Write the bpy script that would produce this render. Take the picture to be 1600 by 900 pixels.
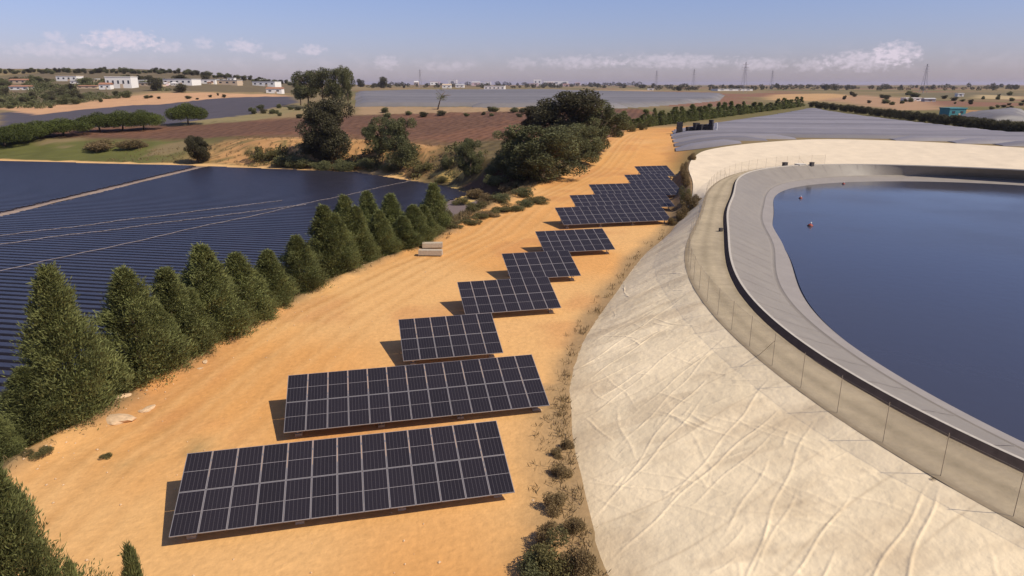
import bpy, math, random
import numpy as np
R = math.radians
scene = bpy.context.scene
for o in list(bpy.data.objects): bpy.data.objects.remove(o)

# ------------------------------------------------------------------ camera
F, HOR, CAMH = 1054.85, 132.0, 19.03
PITCH = math.atan((450 - HOR) / F)
cam = bpy.data.cameras.new('camera'); camo = bpy.data.objects.new('camera', cam)
scene.collection.objects.link(camo)
cam.sensor_width = 36; cam.lens = F / 1600 * 36; cam.clip_start = .5; cam.clip_end = 60000
camo.location = (0, 0, CAMH); camo.rotation_euler = (math.pi / 2 - PITCH, 0, 0)
scene.camera = camo

# ------------------------------------------------------------------ sun, sky, exposure
SH_AZ, SUN_EL = R(154.8), R(48.1)
SUN_STRENGTH, SKY_STRENGTH = 3.9, .08
sun = bpy.data.lights.new('sun', 'SUN'); suno = bpy.data.objects.new('sun', sun)
scene.collection.objects.link(suno)
sun.energy = SUN_STRENGTH; sun.angle = R(.53); sun.color = (1, .91, .76)
suno.rotation_euler = (0, math.pi / 2 - SUN_EL, SH_AZ + math.pi)
world = bpy.data.worlds.new('World'); scene.world = world; world.use_nodes = True
wt = world.node_tree; wt.nodes.clear()
def wn(t, **k):
    n = wt.nodes.new(t)
    for a, b in k.items(): setattr(n, a, b)
    return n
def wm(op, a, b=None, c=None):
    n = wn('ShaderNodeMath', operation=op)
    for i, v in enumerate((a, b, c)):
        if v is None: continue
        if isinstance(v, (int, float)): n.inputs[i].default_value = v
        else: wt.links.new(v, n.inputs[i])
    return n.outputs[0]
sky = wn('ShaderNodeTexSky', sky_type='NISHITA')
sky.sun_disc = False; sky.sun_elevation = SUN_EL; sky.sun_rotation = R(115.2)
sky.air_density = 1.0; sky.dust_density = .6; sky.ozone_density = 2.5; sky.altitude = 60
tc = wn('ShaderNodeTexCoord'); sx = wn('ShaderNodeSeparateXYZ')
wt.links.new(tc.outputs['Generated'], sx.inputs[0])
el = wm('MULTIPLY', wm('ARCSINE', sx.outputs[2]), 180 / math.pi)
az = wm('MULTIPLY', wm('ARCTAN2', sx.outputs[0], sx.outputs[1]), 180 / math.pi)
# clouds: a low broken bank all round the horizon, plus the larger cumulus heads
cv = wn('ShaderNodeCombineXYZ'); wt.links.new(az, cv.inputs[0]); wt.links.new(wm('MULTIPLY', el, 1.45), cv.inputs[1])
def noise(scale, detail, rough):
    n = wn('ShaderNodeTexNoise'); n.inputs['Scale'].default_value = scale
    n.inputs['Detail'].default_value = detail; n.inputs['Roughness'].default_value = rough
    wt.links.new(cv.outputs[0], n.inputs['Vector']); return n.outputs['Fac']
n1 = noise(.7, 7, .62); n2 = noise(1.9, 6, .62)
band = wm('SUBTRACT', 1, wm('MULTIPLY', wm('ABSOLUTE', wm('SUBTRACT', el, 1.6)), .6))
band = wm('MAXIMUM', band, 0)
low = wm('MULTIPLY', wm('MAXIMUM', wm('SUBTRACT', n1, .47), 0), 2.6)
mask = wm('MULTIPLY', wm('MULTIPLY', low, band), .22)
for (px, py, hx, hy, st) in [(190, 62, 42, 13, 1.5), (85, 58, 14, 7, .8), (95, 78, 60, 9, .7), (262, 72, 20, 8, .8), (318, 68, 12, 8, .8), (380, 72, 24, 9, 1.15),
                             (428, 88, 16, 6, .7), (489, 78, 18, 8, 1.1), (605, 97, 18, 11, .7), (910, 97, 60, 9, .75), (1050, 95, 80, 10, .85),
                             (1190, 100, 36, 9, .8), (1270, 102, 26, 9, .75), (1350, 94, 50, 13, 1.2), (1402, 83, 28, 15, 1.5), (700, 104, 40, 8, .5), (815, 99, 22, 9, .5)]:
    a0 = math.degrees(math.atan((px - 800) / (F * math.cos(PITCH) + (py - 450) * -math.sin(PITCH) * -1)))
    b = (450 - py) / F
    d = np.array([(px - 800) / F, math.cos(PITCH) + b * math.sin(PITCH), -math.sin(PITCH) + b * math.cos(PITCH)])
    a0 = math.degrees(math.atan2(d[0], d[1])); e0 = math.degrees(math.atan2(d[2], math.hypot(d[0], d[1])))
    da = wm('DIVIDE', wm('SUBTRACT', az, a0), hx / 18.4); de = wm('DIVIDE', wm('SUBTRACT', el, e0), hy / 18.4)
    g = wm('SUBTRACT', 1, wm('MULTIPLY', wm('ADD', wm('MULTIPLY', da, da), wm('MULTIPLY', de, de)), .75))
    g = wm('ADD', g, wm('MULTIPLY', wm('SUBTRACT', n2, .53), 3.8))
    g = wm('MULTIPLY', wm('MINIMUM', wm('MAXIMUM', g, 0), 1), st * .46)
    mask = wm('ADD', mask, g)
mask = wm('MINIMUM', mask, .8)
tint = wn('ShaderNodeMix', data_type='RGBA', blend_type='MULTIPLY'); tint.inputs[0].default_value = 1
lowm = wn('ShaderNodeMapRange', interpolation_type='SMOOTHSTEP'); wt.links.new(el, lowm.inputs[0]); lowm.inputs[1].default_value = -1; lowm.inputs[2].default_value = 9
tcol = wn('ShaderNodeMix', data_type='RGBA'); wt.links.new(lowm.outputs[0], tcol.inputs[0]); tcol.inputs[6].default_value = (.86, .76, 1.06, 1); tcol.inputs[7].default_value = (.97, .91, 1.2, 1)
wt.links.new(sky.outputs[0], tint.inputs[6]); wt.links.new(tcol.outputs[2], tint.inputs[7])
mixc = wn('ShaderNodeMix', data_type='RGBA'); wt.links.new(mask, mixc.inputs[0])
wt.links.new(tint.outputs[2], mixc.inputs[6]); mixc.inputs[7].default_value = (8.2, 7.2, 8.2, 1)
bg = wn('ShaderNodeBackground'); bg.inputs[1].default_value = SKY_STRENGTH
wt.links.new(mixc.outputs[2], bg.inputs[0])
wo = wn('ShaderNodeOutputWorld'); wt.links.new(bg.outputs[0], wo.inputs[0])
vs = scene.view_settings; vs.view_transform = 'Standard'; vs.look = 'None'; vs.exposure = .28; vs.gamma = 1
vs.use_curve_mapping = False

# ------------------------------------------------------------------ helpers
C = scene.collection
rng = np.random.default_rng(7); random.seed(7)
def tag(o, label=None, cat=None, group=None, kind=None):
    if label: o['label'] = label
    if cat: o['category'] = cat
    if group: o['group'] = group
    if kind: o['kind'] = kind
    return o
def mesh(name, V, Fc, mat=None, smooth=False):
    me = bpy.data.meshes.new(name); me.from_pydata([tuple(map(float, v)) for v in V], [], [tuple(map(int, f)) for f in Fc])
    if mat: me.materials.append(mat)
    if smooth: me.polygons.foreach_set('use_smooth', [True] * len(me.polygons))
    me.update(); return me
def fastmesh(name, V, Q, mat, smooth=False, k=4):
    V = np.asarray(V, np.float32); Q = np.asarray(Q, np.int32)
    me = bpy.data.meshes.new(name); me.vertices.add(len(V)); me.vertices.foreach_set('co', V.ravel())
    me.loops.add(len(Q) * k); me.loops.foreach_set('vertex_index', Q.ravel())
    me.polygons.add(len(Q)); me.polygons.foreach_set('loop_start', np.arange(len(Q), dtype=np.int32) * k)
    me.polygons.foreach_set('use_smooth', np.full(len(Q), smooth))
    if mat: me.materials.append(mat)
    me.update(calc_edges=True); return me
def obj(name, me, parent=None, loc=(0, 0, 0), rot=(0, 0, 0), scale=(1, 1, 1)):
    o = bpy.data.objects.new(name, me); C.objects.link(o)
    o.location = loc; o.rotation_euler = rot; o.scale = scale
    if parent: o.parent = parent
    return o
class MB:
    def __init__(s): s.v = []; s.f = []
    def box(s, c, d, rz=0, rx=0):
        n = len(s.v); ca, sa = math.cos(rz), math.sin(rz); cx, sx_ = math.cos(rx), math.sin(rx)
        for k in range(8):
            x, y, z = [(d[i] / 2) * (1 if k >> i & 1 else -1) for i in range(3)]
            y, z = y * cx - z * sx_, y * sx_ + z * cx
            s.v.append((c[0] + x * ca - y * sa, c[1] + x * sa + y * ca, c[2] + z))
        for f in ((0, 2, 3, 1), (4, 5, 7, 6), (0, 1, 5, 4), (2, 6, 7, 3), (0, 4, 6, 2), (1, 3, 7, 5)): s.f.append([n + i for i in f])
        return s
    def tube(s, a, b, r0, r1=None, k=6):
        r1 = r0 if r1 is None else r1; a = np.array(a, float); b = np.array(b, float); w = b - a; w /= np.linalg.norm(w)
        u = np.cross(w, (0, 0, 1) if abs(w[2]) < .9 else (1, 0, 0)); u /= np.linalg.norm(u); v = np.cross(w, u); n = len(s.v)
        for p, r in ((a, r0), (b, r1)):
            for i in range(k):
                t = 2 * math.pi * i / k; s.v.append(tuple(p + r * (u * math.cos(t) + v * math.sin(t))))
        for i in range(k): s.f.append([n + i, n + (i + 1) % k, n + k + (i + 1) % k, n + k + i])
        s.f.append([n + i for i in range(k)][::-1]); s.f.append([n + k + i for i in range(k)]); return s
    def me(s, name, mat, smooth=False): return mesh(name, s.v, s.f, mat, smooth)

def material(name, rgb, rough=.8, spec=.3, noise_amt=.25, noise_scale=3., bump=0., bump_scale=8., attr=None, metallic=0, detail=6, coords='Object'):
    m = bpy.data.materials.new(name); m.use_nodes = True; t = m.node_tree; b = t.nodes['Principled BSDF']
    b.inputs['Roughness'].default_value = rough; b.inputs['Specular IOR Level'].default_value = spec; b.inputs['Metallic'].default_value = metallic
    tcn = t.nodes.new('ShaderNodeTexCoord')
    nz = t.nodes.new('ShaderNodeTexNoise'); nz.inputs['Scale'].default_value = noise_scale; nz.inputs['Detail'].default_value = detail; nz.inputs['Roughness'].default_value = .65
    t.links.new(tcn.outputs[coords], nz.inputs['Vector'])
    mr = t.nodes.new('ShaderNodeMapRange'); mr.inputs[1].default_value = .25; mr.inputs[2].default_value = .75
    mr.inputs[3].default_value = 1 - noise_amt; mr.inputs[4].default_value = 1 + noise_amt
    t.links.new(nz.outputs['Fac'], mr.inputs[0])
    mx = t.nodes.new('ShaderNodeMix'); mx.data_type = 'RGBA'; mx.blend_type = 'MULTIPLY'; mx.inputs[0].default_value = 1
    if attr:
        at = t.nodes.new('ShaderNodeAttribute'); at.attribute_name = attr; t.links.new(at.outputs['Color'], mx.inputs[6])
    else: mx.inputs[6].default_value = (*rgb, 1)
    t.links.new(mr.outputs[0], mx.inputs[7]); t.links.new(mx.outputs[2], b.inputs['Base Color'])
    if bump:
        n2_ = t.nodes.new('ShaderNodeTexNoise'); n2_.inputs['Scale'].default_value = bump_scale; n2_.inputs['Detail'].default_value = 6
        t.links.new(tcn.outputs[coords], n2_.inputs['Vector'])
        bp = t.nodes.new('ShaderNodeBump'); bp.inputs['Strength'].default_value = 1; bp.inputs['Distance'].default_value = bump
        t.links.new(n2_.outputs['Fac'], bp.inputs['Height']); t.links.new(bp.outputs[0], b.inputs['Normal'])
    return m
def leaf_material(name, rgb, var=.45, trans=.25):
    m = bpy.data.materials.new(name); m.use_nodes = True; t = m.node_tree; b = t.nodes['Principled BSDF']
    b.inputs['Roughness'].default_value = .7; b.inputs['Specular IOR Level'].default_value = .2
    at = t.nodes.new('ShaderNodeAttribute'); at.attribute_name = 'tint'
    oi = t.nodes.new('ShaderNodeObjectInfo')
    a = t.nodes.new('ShaderNodeMath'); a.operation = 'MULTIPLY_ADD'; a.inputs[1].default_value = .35; a.inputs[2].default_value = .82
    t.links.new(oi.outputs['Random'], a.inputs[0])
    mu = t.nodes.new('ShaderNodeMath'); mu.operation = 'MULTIPLY'; t.links.new(at.outputs['Fac'], mu.inputs[0]); t.links.new(a.outputs[0], mu.inputs[1])
    mx = t.nodes.new('ShaderNodeMix'); mx.data_type = 'RGBA'; mx.blend_type = 'MULTIPLY'; mx.inputs[0].default_value = 1
    mx.inputs[6].default_value = (*rgb, 1); t.links.new(mu.outputs[0], mx.inputs[7]); t.links.new(mx.outputs[2], b.inputs['Base Color'])
    tr = t.nodes.new('ShaderNodeBsdfTranslucent'); t.links.new(mx.outputs[2], tr.inputs[0])
    ms = t.nodes.new('ShaderNodeMixShader'); ms.inputs[0].default_value = trans
    t.links.new(b.outputs[0], ms.inputs[1]); t.links.new(tr.outputs[0], ms.inputs[2]); t.links.new(ms.outputs[0], t.nodes['Material Output'].inputs[0])
    return m

ORD = ['first', 'second', 'third', 'fourth', 'fifth', 'sixth', 'seventh', 'eighth', 'ninth', 'tenth'] + ['%dth' % k for k in range(11, 330)]
for k in [q_ for q_ in range(21, 330, 10) if q_ % 100 != 11]: ORD[k - 1] = '%dst' % k
for k in [q_ for q_ in range(22, 330, 10) if q_ % 100 != 12]: ORD[k - 1] = '%dnd' % k
for k in [q_ for q_ in range(23, 330, 10) if q_ % 100 != 13]: ORD[k - 1] = '%drd' % k
# value noise on arrays
_T = np.random.default_rng(3).random((256, 256))
def vn(x, y):
    xi = np.floor(x).astype(int); yi = np.floor(y).astype(int); fx = x - xi; fy = y - yi
    fx = fx * fx * (3 - 2 * fx); fy = fy * fy * (3 - 2 * fy)
    g = lambda a, b: _T[a & 255, b & 255]
    return (g(xi, yi) * (1 - fx) + g(xi + 1, yi) * fx) * (1 - fy) + (g(xi, yi + 1) * (1 - fx) + g(xi + 1, yi + 1) * fx) * fy
def fbm(x, y, o=4):
    s = 0; a = .5
    for i in range(o): s = s + a * vn(x + 17 * i, y + 31 * i); x = x * 2.03; y = y * 2.03; a *= .5
    return s / (1 - .5 ** o)
def ss(a, b, x): t = np.clip((x - a) / (b - a), 0, 1); return t * t * (3 - 2 * t)
def P(px, py, z):
    """place seen at photo point (px,py) at height z, as a spot on the site plan"""
    b = (450 - py) / F; d = ((px - 800) / F, math.cos(PITCH) + b * math.sin(PITCH), -math.sin(PITCH) + b * math.cos(PITCH)); t = (z - CAMH) / d[2]
    return d[0] * t, d[1] * t

# ------------------------------------------------------------------ site plan: reservoir rings around its centre
CX, CY, ZC, ZW = 70., 66., 4.0, 2.0
off = [(111, 112), (122, 95), (125, 70), (118, 40), (100, 15), (75, 2), (45, 1), (28, 8)]
def P3(l, z): return [P(x, y, z) for x, y in l]
crest = P3([(1600, 825), (1470, 752), (1350, 688), (1250, 612), (1150, 520), (1080, 450), (1066, 410), (1080, 370), (1095, 322), (1112, 292), (1150, 271), (1250, 258), (1400, 257), (1600, 265)], ZC)
parap = P3([(1600, 741), (1434, 660), (1300, 585), (1229, 528), (1191, 497), (1150, 456), (1133, 409), (1132, 371), (1137, 314), (1146, 288), (1163, 273), (1205, 263), (1260, 260), (1400, 259.5), (1600, 268)], ZC)
groov = P3([(1600, 700), (1500, 655), (1327, 556), (1274, 513), (1229, 466), (1203, 401), (1187, 345), (1191, 307), (1215, 288), (1260, 278), (1350, 274), (1600, 281)], 2.35)
watr = P3([(1600, 693), (1524, 656), (1456, 616), (1342, 553), (1286, 500), (1252, 450), (1221, 383), (1208, 345), (1209, 311), (1252, 291), (1342, 284), (1600, 290)], ZW)
def polar(pts, extra=None, shrink=0, z=None):
    pts = list(pts) + [(CX + (x - CX) * (1 - shrink), CY + (y - CY) * (1 - shrink)) for x, y in off]
    a = np.array([math.atan2(y - CY, x - CX) for x, y in pts]); r = np.array([math.hypot(x - CX, y - CY) for x, y in pts])
    i = np.argsort(a); return a[i], r[i]
TH = np.linspace(-math.pi, math.pi, 1440, endpoint=False)
def ringfn(a, r, sig=6):
    ae = np.concatenate([a[-4:] - 2 * math.pi, a, a[:4] + 2 * math.pi]); re = np.concatenate([r[-4:], r, r[:4]])
    sl = np.zeros(len(ae)); h_ = np.diff(ae); dd = np.diff(re) / np.maximum(h_, 1e-6)
    sl[1:-1] = np.where(dd[:-1] * dd[1:] > 0, (dd[:-1] * h_[1:] + dd[1:] * h_[:-1]) / (h_[1:] + h_[:-1]), 0)
    k_ = np.clip(np.searchsorted(ae, TH) - 1, 0, len(ae) - 2); u = (TH - ae[k_]) / np.maximum(h_[k_], 1e-6)
    v = re[k_] * (1 + 2 * u) * (1 - u) ** 2 + h_[k_] * sl[k_] * u * (1 - u) ** 2 + re[k_ + 1] * u * u * (3 - 2 * u) + h_[k_] * sl[k_ + 1] * u * u * (u - 1)
    k = np.exp(-.5 * (np.arange(-30, 31) / sig) ** 2); k /= k.sum()
    vv = np.concatenate([v[-30:], v, v[:30]]); v = np.convolve(vv, k, 'valid')
    return lambda th: np.interp(th, TH, v, period=2 * math.pi)
def smoothring(a, r, K=8, lam=1e-5):
    A = np.array([np.ones_like(a)] + [f_(k * a) for k in range(1, K + 1) for f_ in (np.cos, np.sin)]).T; w = np.array([0] + [k ** 2 for k in range(1, K + 1) for _ in (0, 1)], float)
    c = np.linalg.solve(A.T @ A + lam * np.diag(w ** 2), A.T @ r)
    v = np.array([np.ones_like(TH)] + [f_(k * TH) for k in range(1, K + 1) for f_ in (np.cos, np.sin)]).T @ c
    return lambda th: np.interp(th, TH, v, period=2 * math.pi)
rC = smoothring(*polar(crest)); rP = smoothring(*polar(parap, shrink=.06)); rG = smoothring(*polar(groov, shrink=.12)); rW = smoothring(*polar(watr, shrink=.14))
def corr0(y): 
    y = np.asarray(y, float); u = np.clip(y, -40, 135) - 20
    return np.clip(.02328 * u - .248 * (u / 50) ** 2, 0, 9)
def corr(y):
    y = np.asarray(y, float)
    z = corr0(y) + 3.9 * ss(136, 196, y) + 1.4 * ss(190, 420, y) + 2.6 * ss(400, 1000, y) + 2.5 * ss(900, 3000, y)
    return z
toe_px = [(945, 905), (910, 780), (890, 680), (887, 600), (905, 540), (950, 470), (1000, 402), (1050, 356)]
toe = []
for x, y in toe_px:
    z = 0.
    for _ in range(6): z = float(corr0(P(x, y, z)[1]))
    toe.append((*P(x, y, z), z))
toe += [(26.5, 99, 3.2)]
for x, y, z in [(1083, 288, 4.15), (1077, 258, 4.6), (1085, 245, 5.0), (1100, 236, 5.3), (1150, 227, 5.7), (1200, 222, 5.9), (1300, 217.5, 6.0), (1450, 222, 6.0), (1600, 231, 6.0)]: toe.append((*P(x, y, z), z))
toe += [(130, 122, 6), (142, 98, 6), (145, 70, 5), (136, 30, 2), (110, 2, 0), (78, -12, 0), (40, -12, 0), (16, -2, 0), (6.5, 12, 0)]
ta = np.array([math.atan2(y - CY, x - CX) for x, y, z in toe]); ti = np.argsort(ta)
rT = ringfn(ta[ti], np.array([math.hypot(x - CX, y - CY) for x, y, z in toe])[ti], 4)
zT = ringfn(ta[ti], np.array([t[2] for t in toe])[ti], 6)

# ------------------------------------------------------------------ terrain height
LE = np.array([(-27, -60), (-26.6, 20), (-26.3, 31), (-25, 35), (-24, 40.5), (-21.4, 53), (-16.2, 67), (-8.8, 83), (-4, 103), (3, 120), (13, 146), (30.5, 203), (48, 250), (70, 330)])
FE = np.array([(-400, 225), (-200, 196), (-141, 188), (-83, 176.5), (-37, 163), (-13, 139.5), (-4, 122), (20, 112)])
def Ledge(y): return np.interp(y, LE[:, 1], LE[:, 0])
def Fedge(x): return np.interp(x, FE[:, 0], FE[:, 1])
def hill(x, y):
    q = np.where(y > 50, -x / np.maximum(y, 50), 0)
    h = 27 * ss(.25, .55, q) * ss(330, 1300, y) + 6 * ss(.1, .4, q) * ss(300, 800, y)
    return h + 3 * ss(-.2, .2, q) * ss(500, 1500, y)
def Z(x, y, detail=True):
    x = np.asarray(x, float); y = np.asarray(y, float)
    c = corr(y); plat = np.maximum(c, 5.9); base = c + (plat - c) * ss(34, 58, x) * ss(95, 135, y)
    dl = Ledge(y) - x
    dF = y - Fedge(x)
    steep = ss(-110, -60, x)
    topz = 2.6 + 2.3 * steep
    bank = ss(1, 40 - 24 * steep, dF + 5 * (fbm(x * .13, y * .13) - .5) * steep)
    left = -1 + (topz + 1) * bank + (6.0 - topz) * ss(25, 170, dF) + (corr(y) - corr(250)) * ss(0, 60, dF) * (y > 250)
    k = ss(0, 7, dl); base = base * (1 - k) + left * k
    base = base + hill(x, y)
    th = np.arctan2(y - CY, x - CX); r = np.hypot(x - CX, y - CY)
    c_, t_, zt = rC(th), rT(th), zT(th)
    inner = np.where(r < c_ - 1, -1.0, (ZC + (zt - ZC) * np.clip((r - c_) / np.maximum(t_ - c_, .1), 0, 1)) - .45 * ss(0, 1.5, t_ - r + .2))
    w = np.where(zt > 3, 4.0, 2.5)
    outer = zt - .06 + (base - zt + .06) * ss(0, 1, (r - t_) / w)
    z = np.where(r < t_, inner, outer)
    if detail:
        amp = ss(0, 2, dl) * ss(-2, 4, dF) * .9 + .05
        z = z + np.where(r < t_, 0, (fbm(x * .35, y * .35) - .5) * amp * (y < 600))
        berm = np.exp(-((dl + .9) / .8) ** 2) * .32 * (y < 170) * (.5 + vn(x * .5, y * .3))
        z = z + berm
    return z
def hit(px, py):
    b = (450 - py) / F; d = np.array([(px - 800) / F, math.cos(PITCH) + b * math.sin(PITCH), -math.sin(PITCH) + b * math.cos(PITCH)])
    t = np.concatenate([np.arange(15, 300, .25), np.arange(300, 6000, 4)])
    x, y, z = d[0] * t, d[1] * t, CAMH + d[2] * t
    u = np.nonzero(z < Z(x, y, False))[0]
    i = u[0] if len(u) else len(t) - 1
    return x[i], y[i], float(Z(x[i:i + 1], y[i:i + 1])[0])
def px_of(x, y, z):
    d = np.array([x, y, z - CAMH]); zc = d[1] * math.cos(PITCH) - d[2] * math.sin(PITCH); yc = d[1] * math.sin(PITCH) + d[2] * math.cos(PITCH)
    return 800 + F * d[0] / zc, 450 - F * yc / zc
def ztop(y, py): return CAMH - y * math.tan(PITCH + math.atan((py - 450) / F))

# ------------------------------------------------------------------ ground mesh, split into named areas
def steps(*seg):
    out = [seg[0][0]]
    for a, b, s in seg:
        n = max(1, int(round((b - a) / s))); out += list(np.linspace(a, b, n + 1)[1:])
    return np.array(out)
gx = steps((-12000, -3000, 900), (-3000, -900, 100), (-900, -260, 16), (-260, -60, 2.5), (-60, -30, .8), (-30, 36, .5), (36, 160, 1.6), (160, 600, 14), (600, 2400, 100), (2400, 12000, 900))
gy = steps((-400, -20, 30), (-20, 14, 2), (14, 150, .6), (150, 260, 1.2), (260, 460, 4), (460, 1000, 14), (1000, 3000, 70), (3000, 16000, 900))
GX, GY = np.meshgrid(gx, gy); GZ = Z(GX, GY)
# soil and plant colours by place
def srgb(r, g, b):
    f = lambda c: ((c / 255 + .055) / 1.055) ** 2.4 if c > 10 else c / 3294.6
    return np.array([f(r), f(g), f(b)])
def lay(col, m, c): m = np.clip(m, 0, 1)[..., None]; return col * (1 - m) + np.asarray(c) * m
X, Y = GX, GY
dl = Ledge(Y) - X; dF = Y - Fedge(X); q = X / np.maximum(Y, 30)
th = np.arctan2(Y - CY, X - CX); rr = np.hypot(X - CX, Y - CY); dT = rr - rT(th)
N1 = fbm(X * .05, Y * .05); N2 = fbm(X * .3, Y * .3); N3 = fbm(X * 1.1, Y * 1.1); NB = fbm(X * .012, Y * .006 + 9)
SAND = np.array((.62, .312, .102)); PALE = np.array((.66, .40, .165)); RED = np.array((.44, .185, .07)); OLIVE = np.array((.15, .125, .05)); DRY = np.array((.22, .16, .08)); BROWN = np.array((.20, .105, .065)); GREEN = np.array((.105, .105, .03)); STRAW = np.array((.43, .31, .15))
col = np.zeros(X.shape + (3,)) + OLIVE
col = lay(col, ss(.38, .6, NB), DRY); col = lay(col, ss(.6, .68, fbm(X * .008 + 5, Y * .0035)), STRAW * .6); col = lay(col, ss(.6, .66, fbm(X * .01 + 50, Y * .004 + 7)), BROWN * 1.1)
# left side: brown ploughed plateau, grass, eroded orange bank, pale verge beside the mulched field
left = ss(0, 5, dl) * (Y < 2000)
plough = left * ss(12, 20, dF - 14 * (1 - ss(-110, -60, X))) * ss(0, 30, 315 + (X + 80) * .45 - Y)
col = lay(col, plough, BROWN * (0.62 + .3 * N2[..., None])); 
col = lay(col, plough * ss(.5, .62, fbm(X * .03 + 3, Y * .02)) * .6, (.22, .105, .06))
grass = left * ss(0, 3, dF) * (1 - ss(28, 40, dF)) * (1 - ss(-110, -60, X) * .85)
col = lay(col, grass, GREEN * (0.8 + .5 * N2[..., None])); col = lay(col, grass * ss(.5, .65, N1), DRY)
cliff = left * ss(2, 5, dF) * (1 - ss(18, 24, dF)) * ss(-95, -75, X)
col = lay(col, cliff, np.array((.50, .27, .11)) * (0.6 + .8 * N2[..., None])); col = lay(col, cliff * ss(.52, .6, N3 * .5 + N2 * .5) * .9, OLIVE)
verge = left * ss(-1.5, -.2, dF) * (1 - ss(1.8, 3.2, dF)); col = lay(col, verge, PALE)
fieldin = left * (1 - ss(-2.5, -1.2, dF)) * ss(5, 8, dl) * (Y > -50); col = lay(col, fieldin, (.17, .13, .12))
# gully beyond the end of the conifer row
gul = ss(1.5, 4, dl) * ss(84, 94, Y) * (1 - ss(30, 40, dl)) * (1 - ss(175, 190, Y)) * ss(-9, -3, dF + 6 * (N2 - .5)); col = lay(col, gul, np.array((.13, .095, .045)) * (.6 + .8 * N3[..., None]))
# sandy terrace and track
terr = (1 - ss(-1.5, .8, dl + 1.6 * (N2 - .5))) * (dT > -3) * (1 - ss(34, 44, X - (Y - 160) * .35) * ss(120, 150, Y)) * (Y < 320) * (1 - ss(215, 235, Y))
soil = SAND * (0.92 + .16 * N2[..., None]) * (0.93 + .14 * N3[..., None])
soil = lay(soil, ss(.4, .65, N1) * .65, PALE * 1.02); soil = lay(soil, ss(.55, .7, fbm(X * .13 + 40, Y * .13)) * .38, RED)
s = -dl  # distance in from the left edge: wheel ruts run along it
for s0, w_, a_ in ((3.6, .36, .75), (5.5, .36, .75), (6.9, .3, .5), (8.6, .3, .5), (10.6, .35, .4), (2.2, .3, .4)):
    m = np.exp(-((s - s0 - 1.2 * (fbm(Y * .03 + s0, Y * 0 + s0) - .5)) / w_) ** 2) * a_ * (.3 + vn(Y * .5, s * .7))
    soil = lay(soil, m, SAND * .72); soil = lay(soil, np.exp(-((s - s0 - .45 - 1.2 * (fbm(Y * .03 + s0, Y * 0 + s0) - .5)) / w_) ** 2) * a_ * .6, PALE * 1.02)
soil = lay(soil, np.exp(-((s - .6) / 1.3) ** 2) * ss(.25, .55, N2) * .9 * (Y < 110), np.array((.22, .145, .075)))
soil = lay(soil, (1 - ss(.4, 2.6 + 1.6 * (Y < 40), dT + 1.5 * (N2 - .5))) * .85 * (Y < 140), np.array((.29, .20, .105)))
soil = lay(soil, (1 - ss(0, 4.5, np.hypot((X - 2.6) / 1.0, (Y - 21.5) / 2.2))) * ss(.3, .5, N3) * .9, np.array((.24, .17, .085)))
soil = lay(soil, ss(3.0, 1.2, np.hypot((X + 19.5) / 1.6, (Y - 31.5))) * ss(.42, .6, N2) * .7, np.array((.25, .2, .09)))
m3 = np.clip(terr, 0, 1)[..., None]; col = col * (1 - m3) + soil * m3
bankr = ss(-.1, .6, dT) * (1 - ss(3, 5, dT)) * (Y > 92) * (Y < 140) * (X < 50); col = lay(col, bankr, np.array((.22, .145, .075)) * (.6 + .8 * N3[..., None]))
# far fields seen as tones
def patch(pts, c, soft=3.):
    global col
    w = [hit(*p)[:2] for p in pts]; cx = sum(a for a, b in w) / len(w); cy = sum(b for a, b in w) / len(w)
    ins = np.zeros(X.shape, bool); n = len(w)
    for i in range(n):
        (x1, y1), (x2, y2) = w[i], w[(i + 1) % n]
        if y1 == y2: continue
        ins ^= ((y1 > Y) != (y2 > Y)) & (X < (x2 - x1) * (Y - y1) / (y2 - y1) + x1)
    col = lay(col, ins.astype(float), np.asarray(c) * (.85 + .3 * N2[..., None]))
patch([(0, 205), (0, 176), (250, 163), (350, 153), (455, 150), (468, 160), (390, 180), (250, 195)], (.085, .075, .085))
patch([(0, 171), (60, 181), (200, 165), (250, 163), (350, 153), (455, 151), (430, 148), (350, 146), (240, 145), (190, 150), (120, 163), (0, 168)], (.50, .29, .155))
patch([(470, 162), (480, 172), (400, 188), (300, 196), (250, 196), (390, 180)], (.24, .19, .09))
patch([(560, 167), (830, 167), (830, 174), (640, 178), (560, 180)], (.33, .22, .12))
patch([(870, 141), (1020, 141), (1010, 147), (870, 148)], (.36, .24, .13))
patch([(1200, 148), (1300, 146), (1350, 152), (1262, 158), (1205, 156)], (.46, .28, .13))
patch([(1285, 156), (1345, 149), (1440, 155), (1480, 172), (1400, 172)], (.36, .22, .125))
patch([(1505, 172), (1545, 172), (1550, 186), (1505, 185)], (.42, .22, .10))
patch([(1400, 146), (1600, 143), (1600, 150), (1450, 153)], (.16, .13, .07))
patch([(1530, 148), (1600, 151), (1600, 156), (1520, 153)], (.42, .31, .16))
patch([(668, 270), (712, 263), (728, 268), (722, 282), (700, 284)], (.50, .34, .11))
patch([(690, 290), (712, 288), (722, 304), (742, 314), (728, 320), (704, 308)], (.55, .37, .13))
patch([(720, 292), (800, 272), (820, 300), (760, 312)], (.13, .075, .045))
patch([(0, 166), (0, 119), (460, 119), (460, 146), (350, 144), (240, 143), (190, 148), (120, 161)], (.15, .115, .065))
area = np.zeros(X.shape, int)
area[(terr > .5)] = 1
area[(plough > .5)] = 2
area[(grass > .5)] = 3
area[(fieldin > .5)] = 4
area[(cliff > .5)] = 5
MG = material('ground_soil', (1, 1, 1), rough=.95, spec=.1, noise_amt=.13, noise_scale=2.6, bump=.05, bump_scale=3.2, attr='soil', detail=9)
MGP = MG.copy(); MGP.name = 'ploughed_soil'; t = MGP.node_tree; b = t.nodes['Principled BSDF']; src = b.inputs['Base Color'].links[0].from_socket
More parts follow.
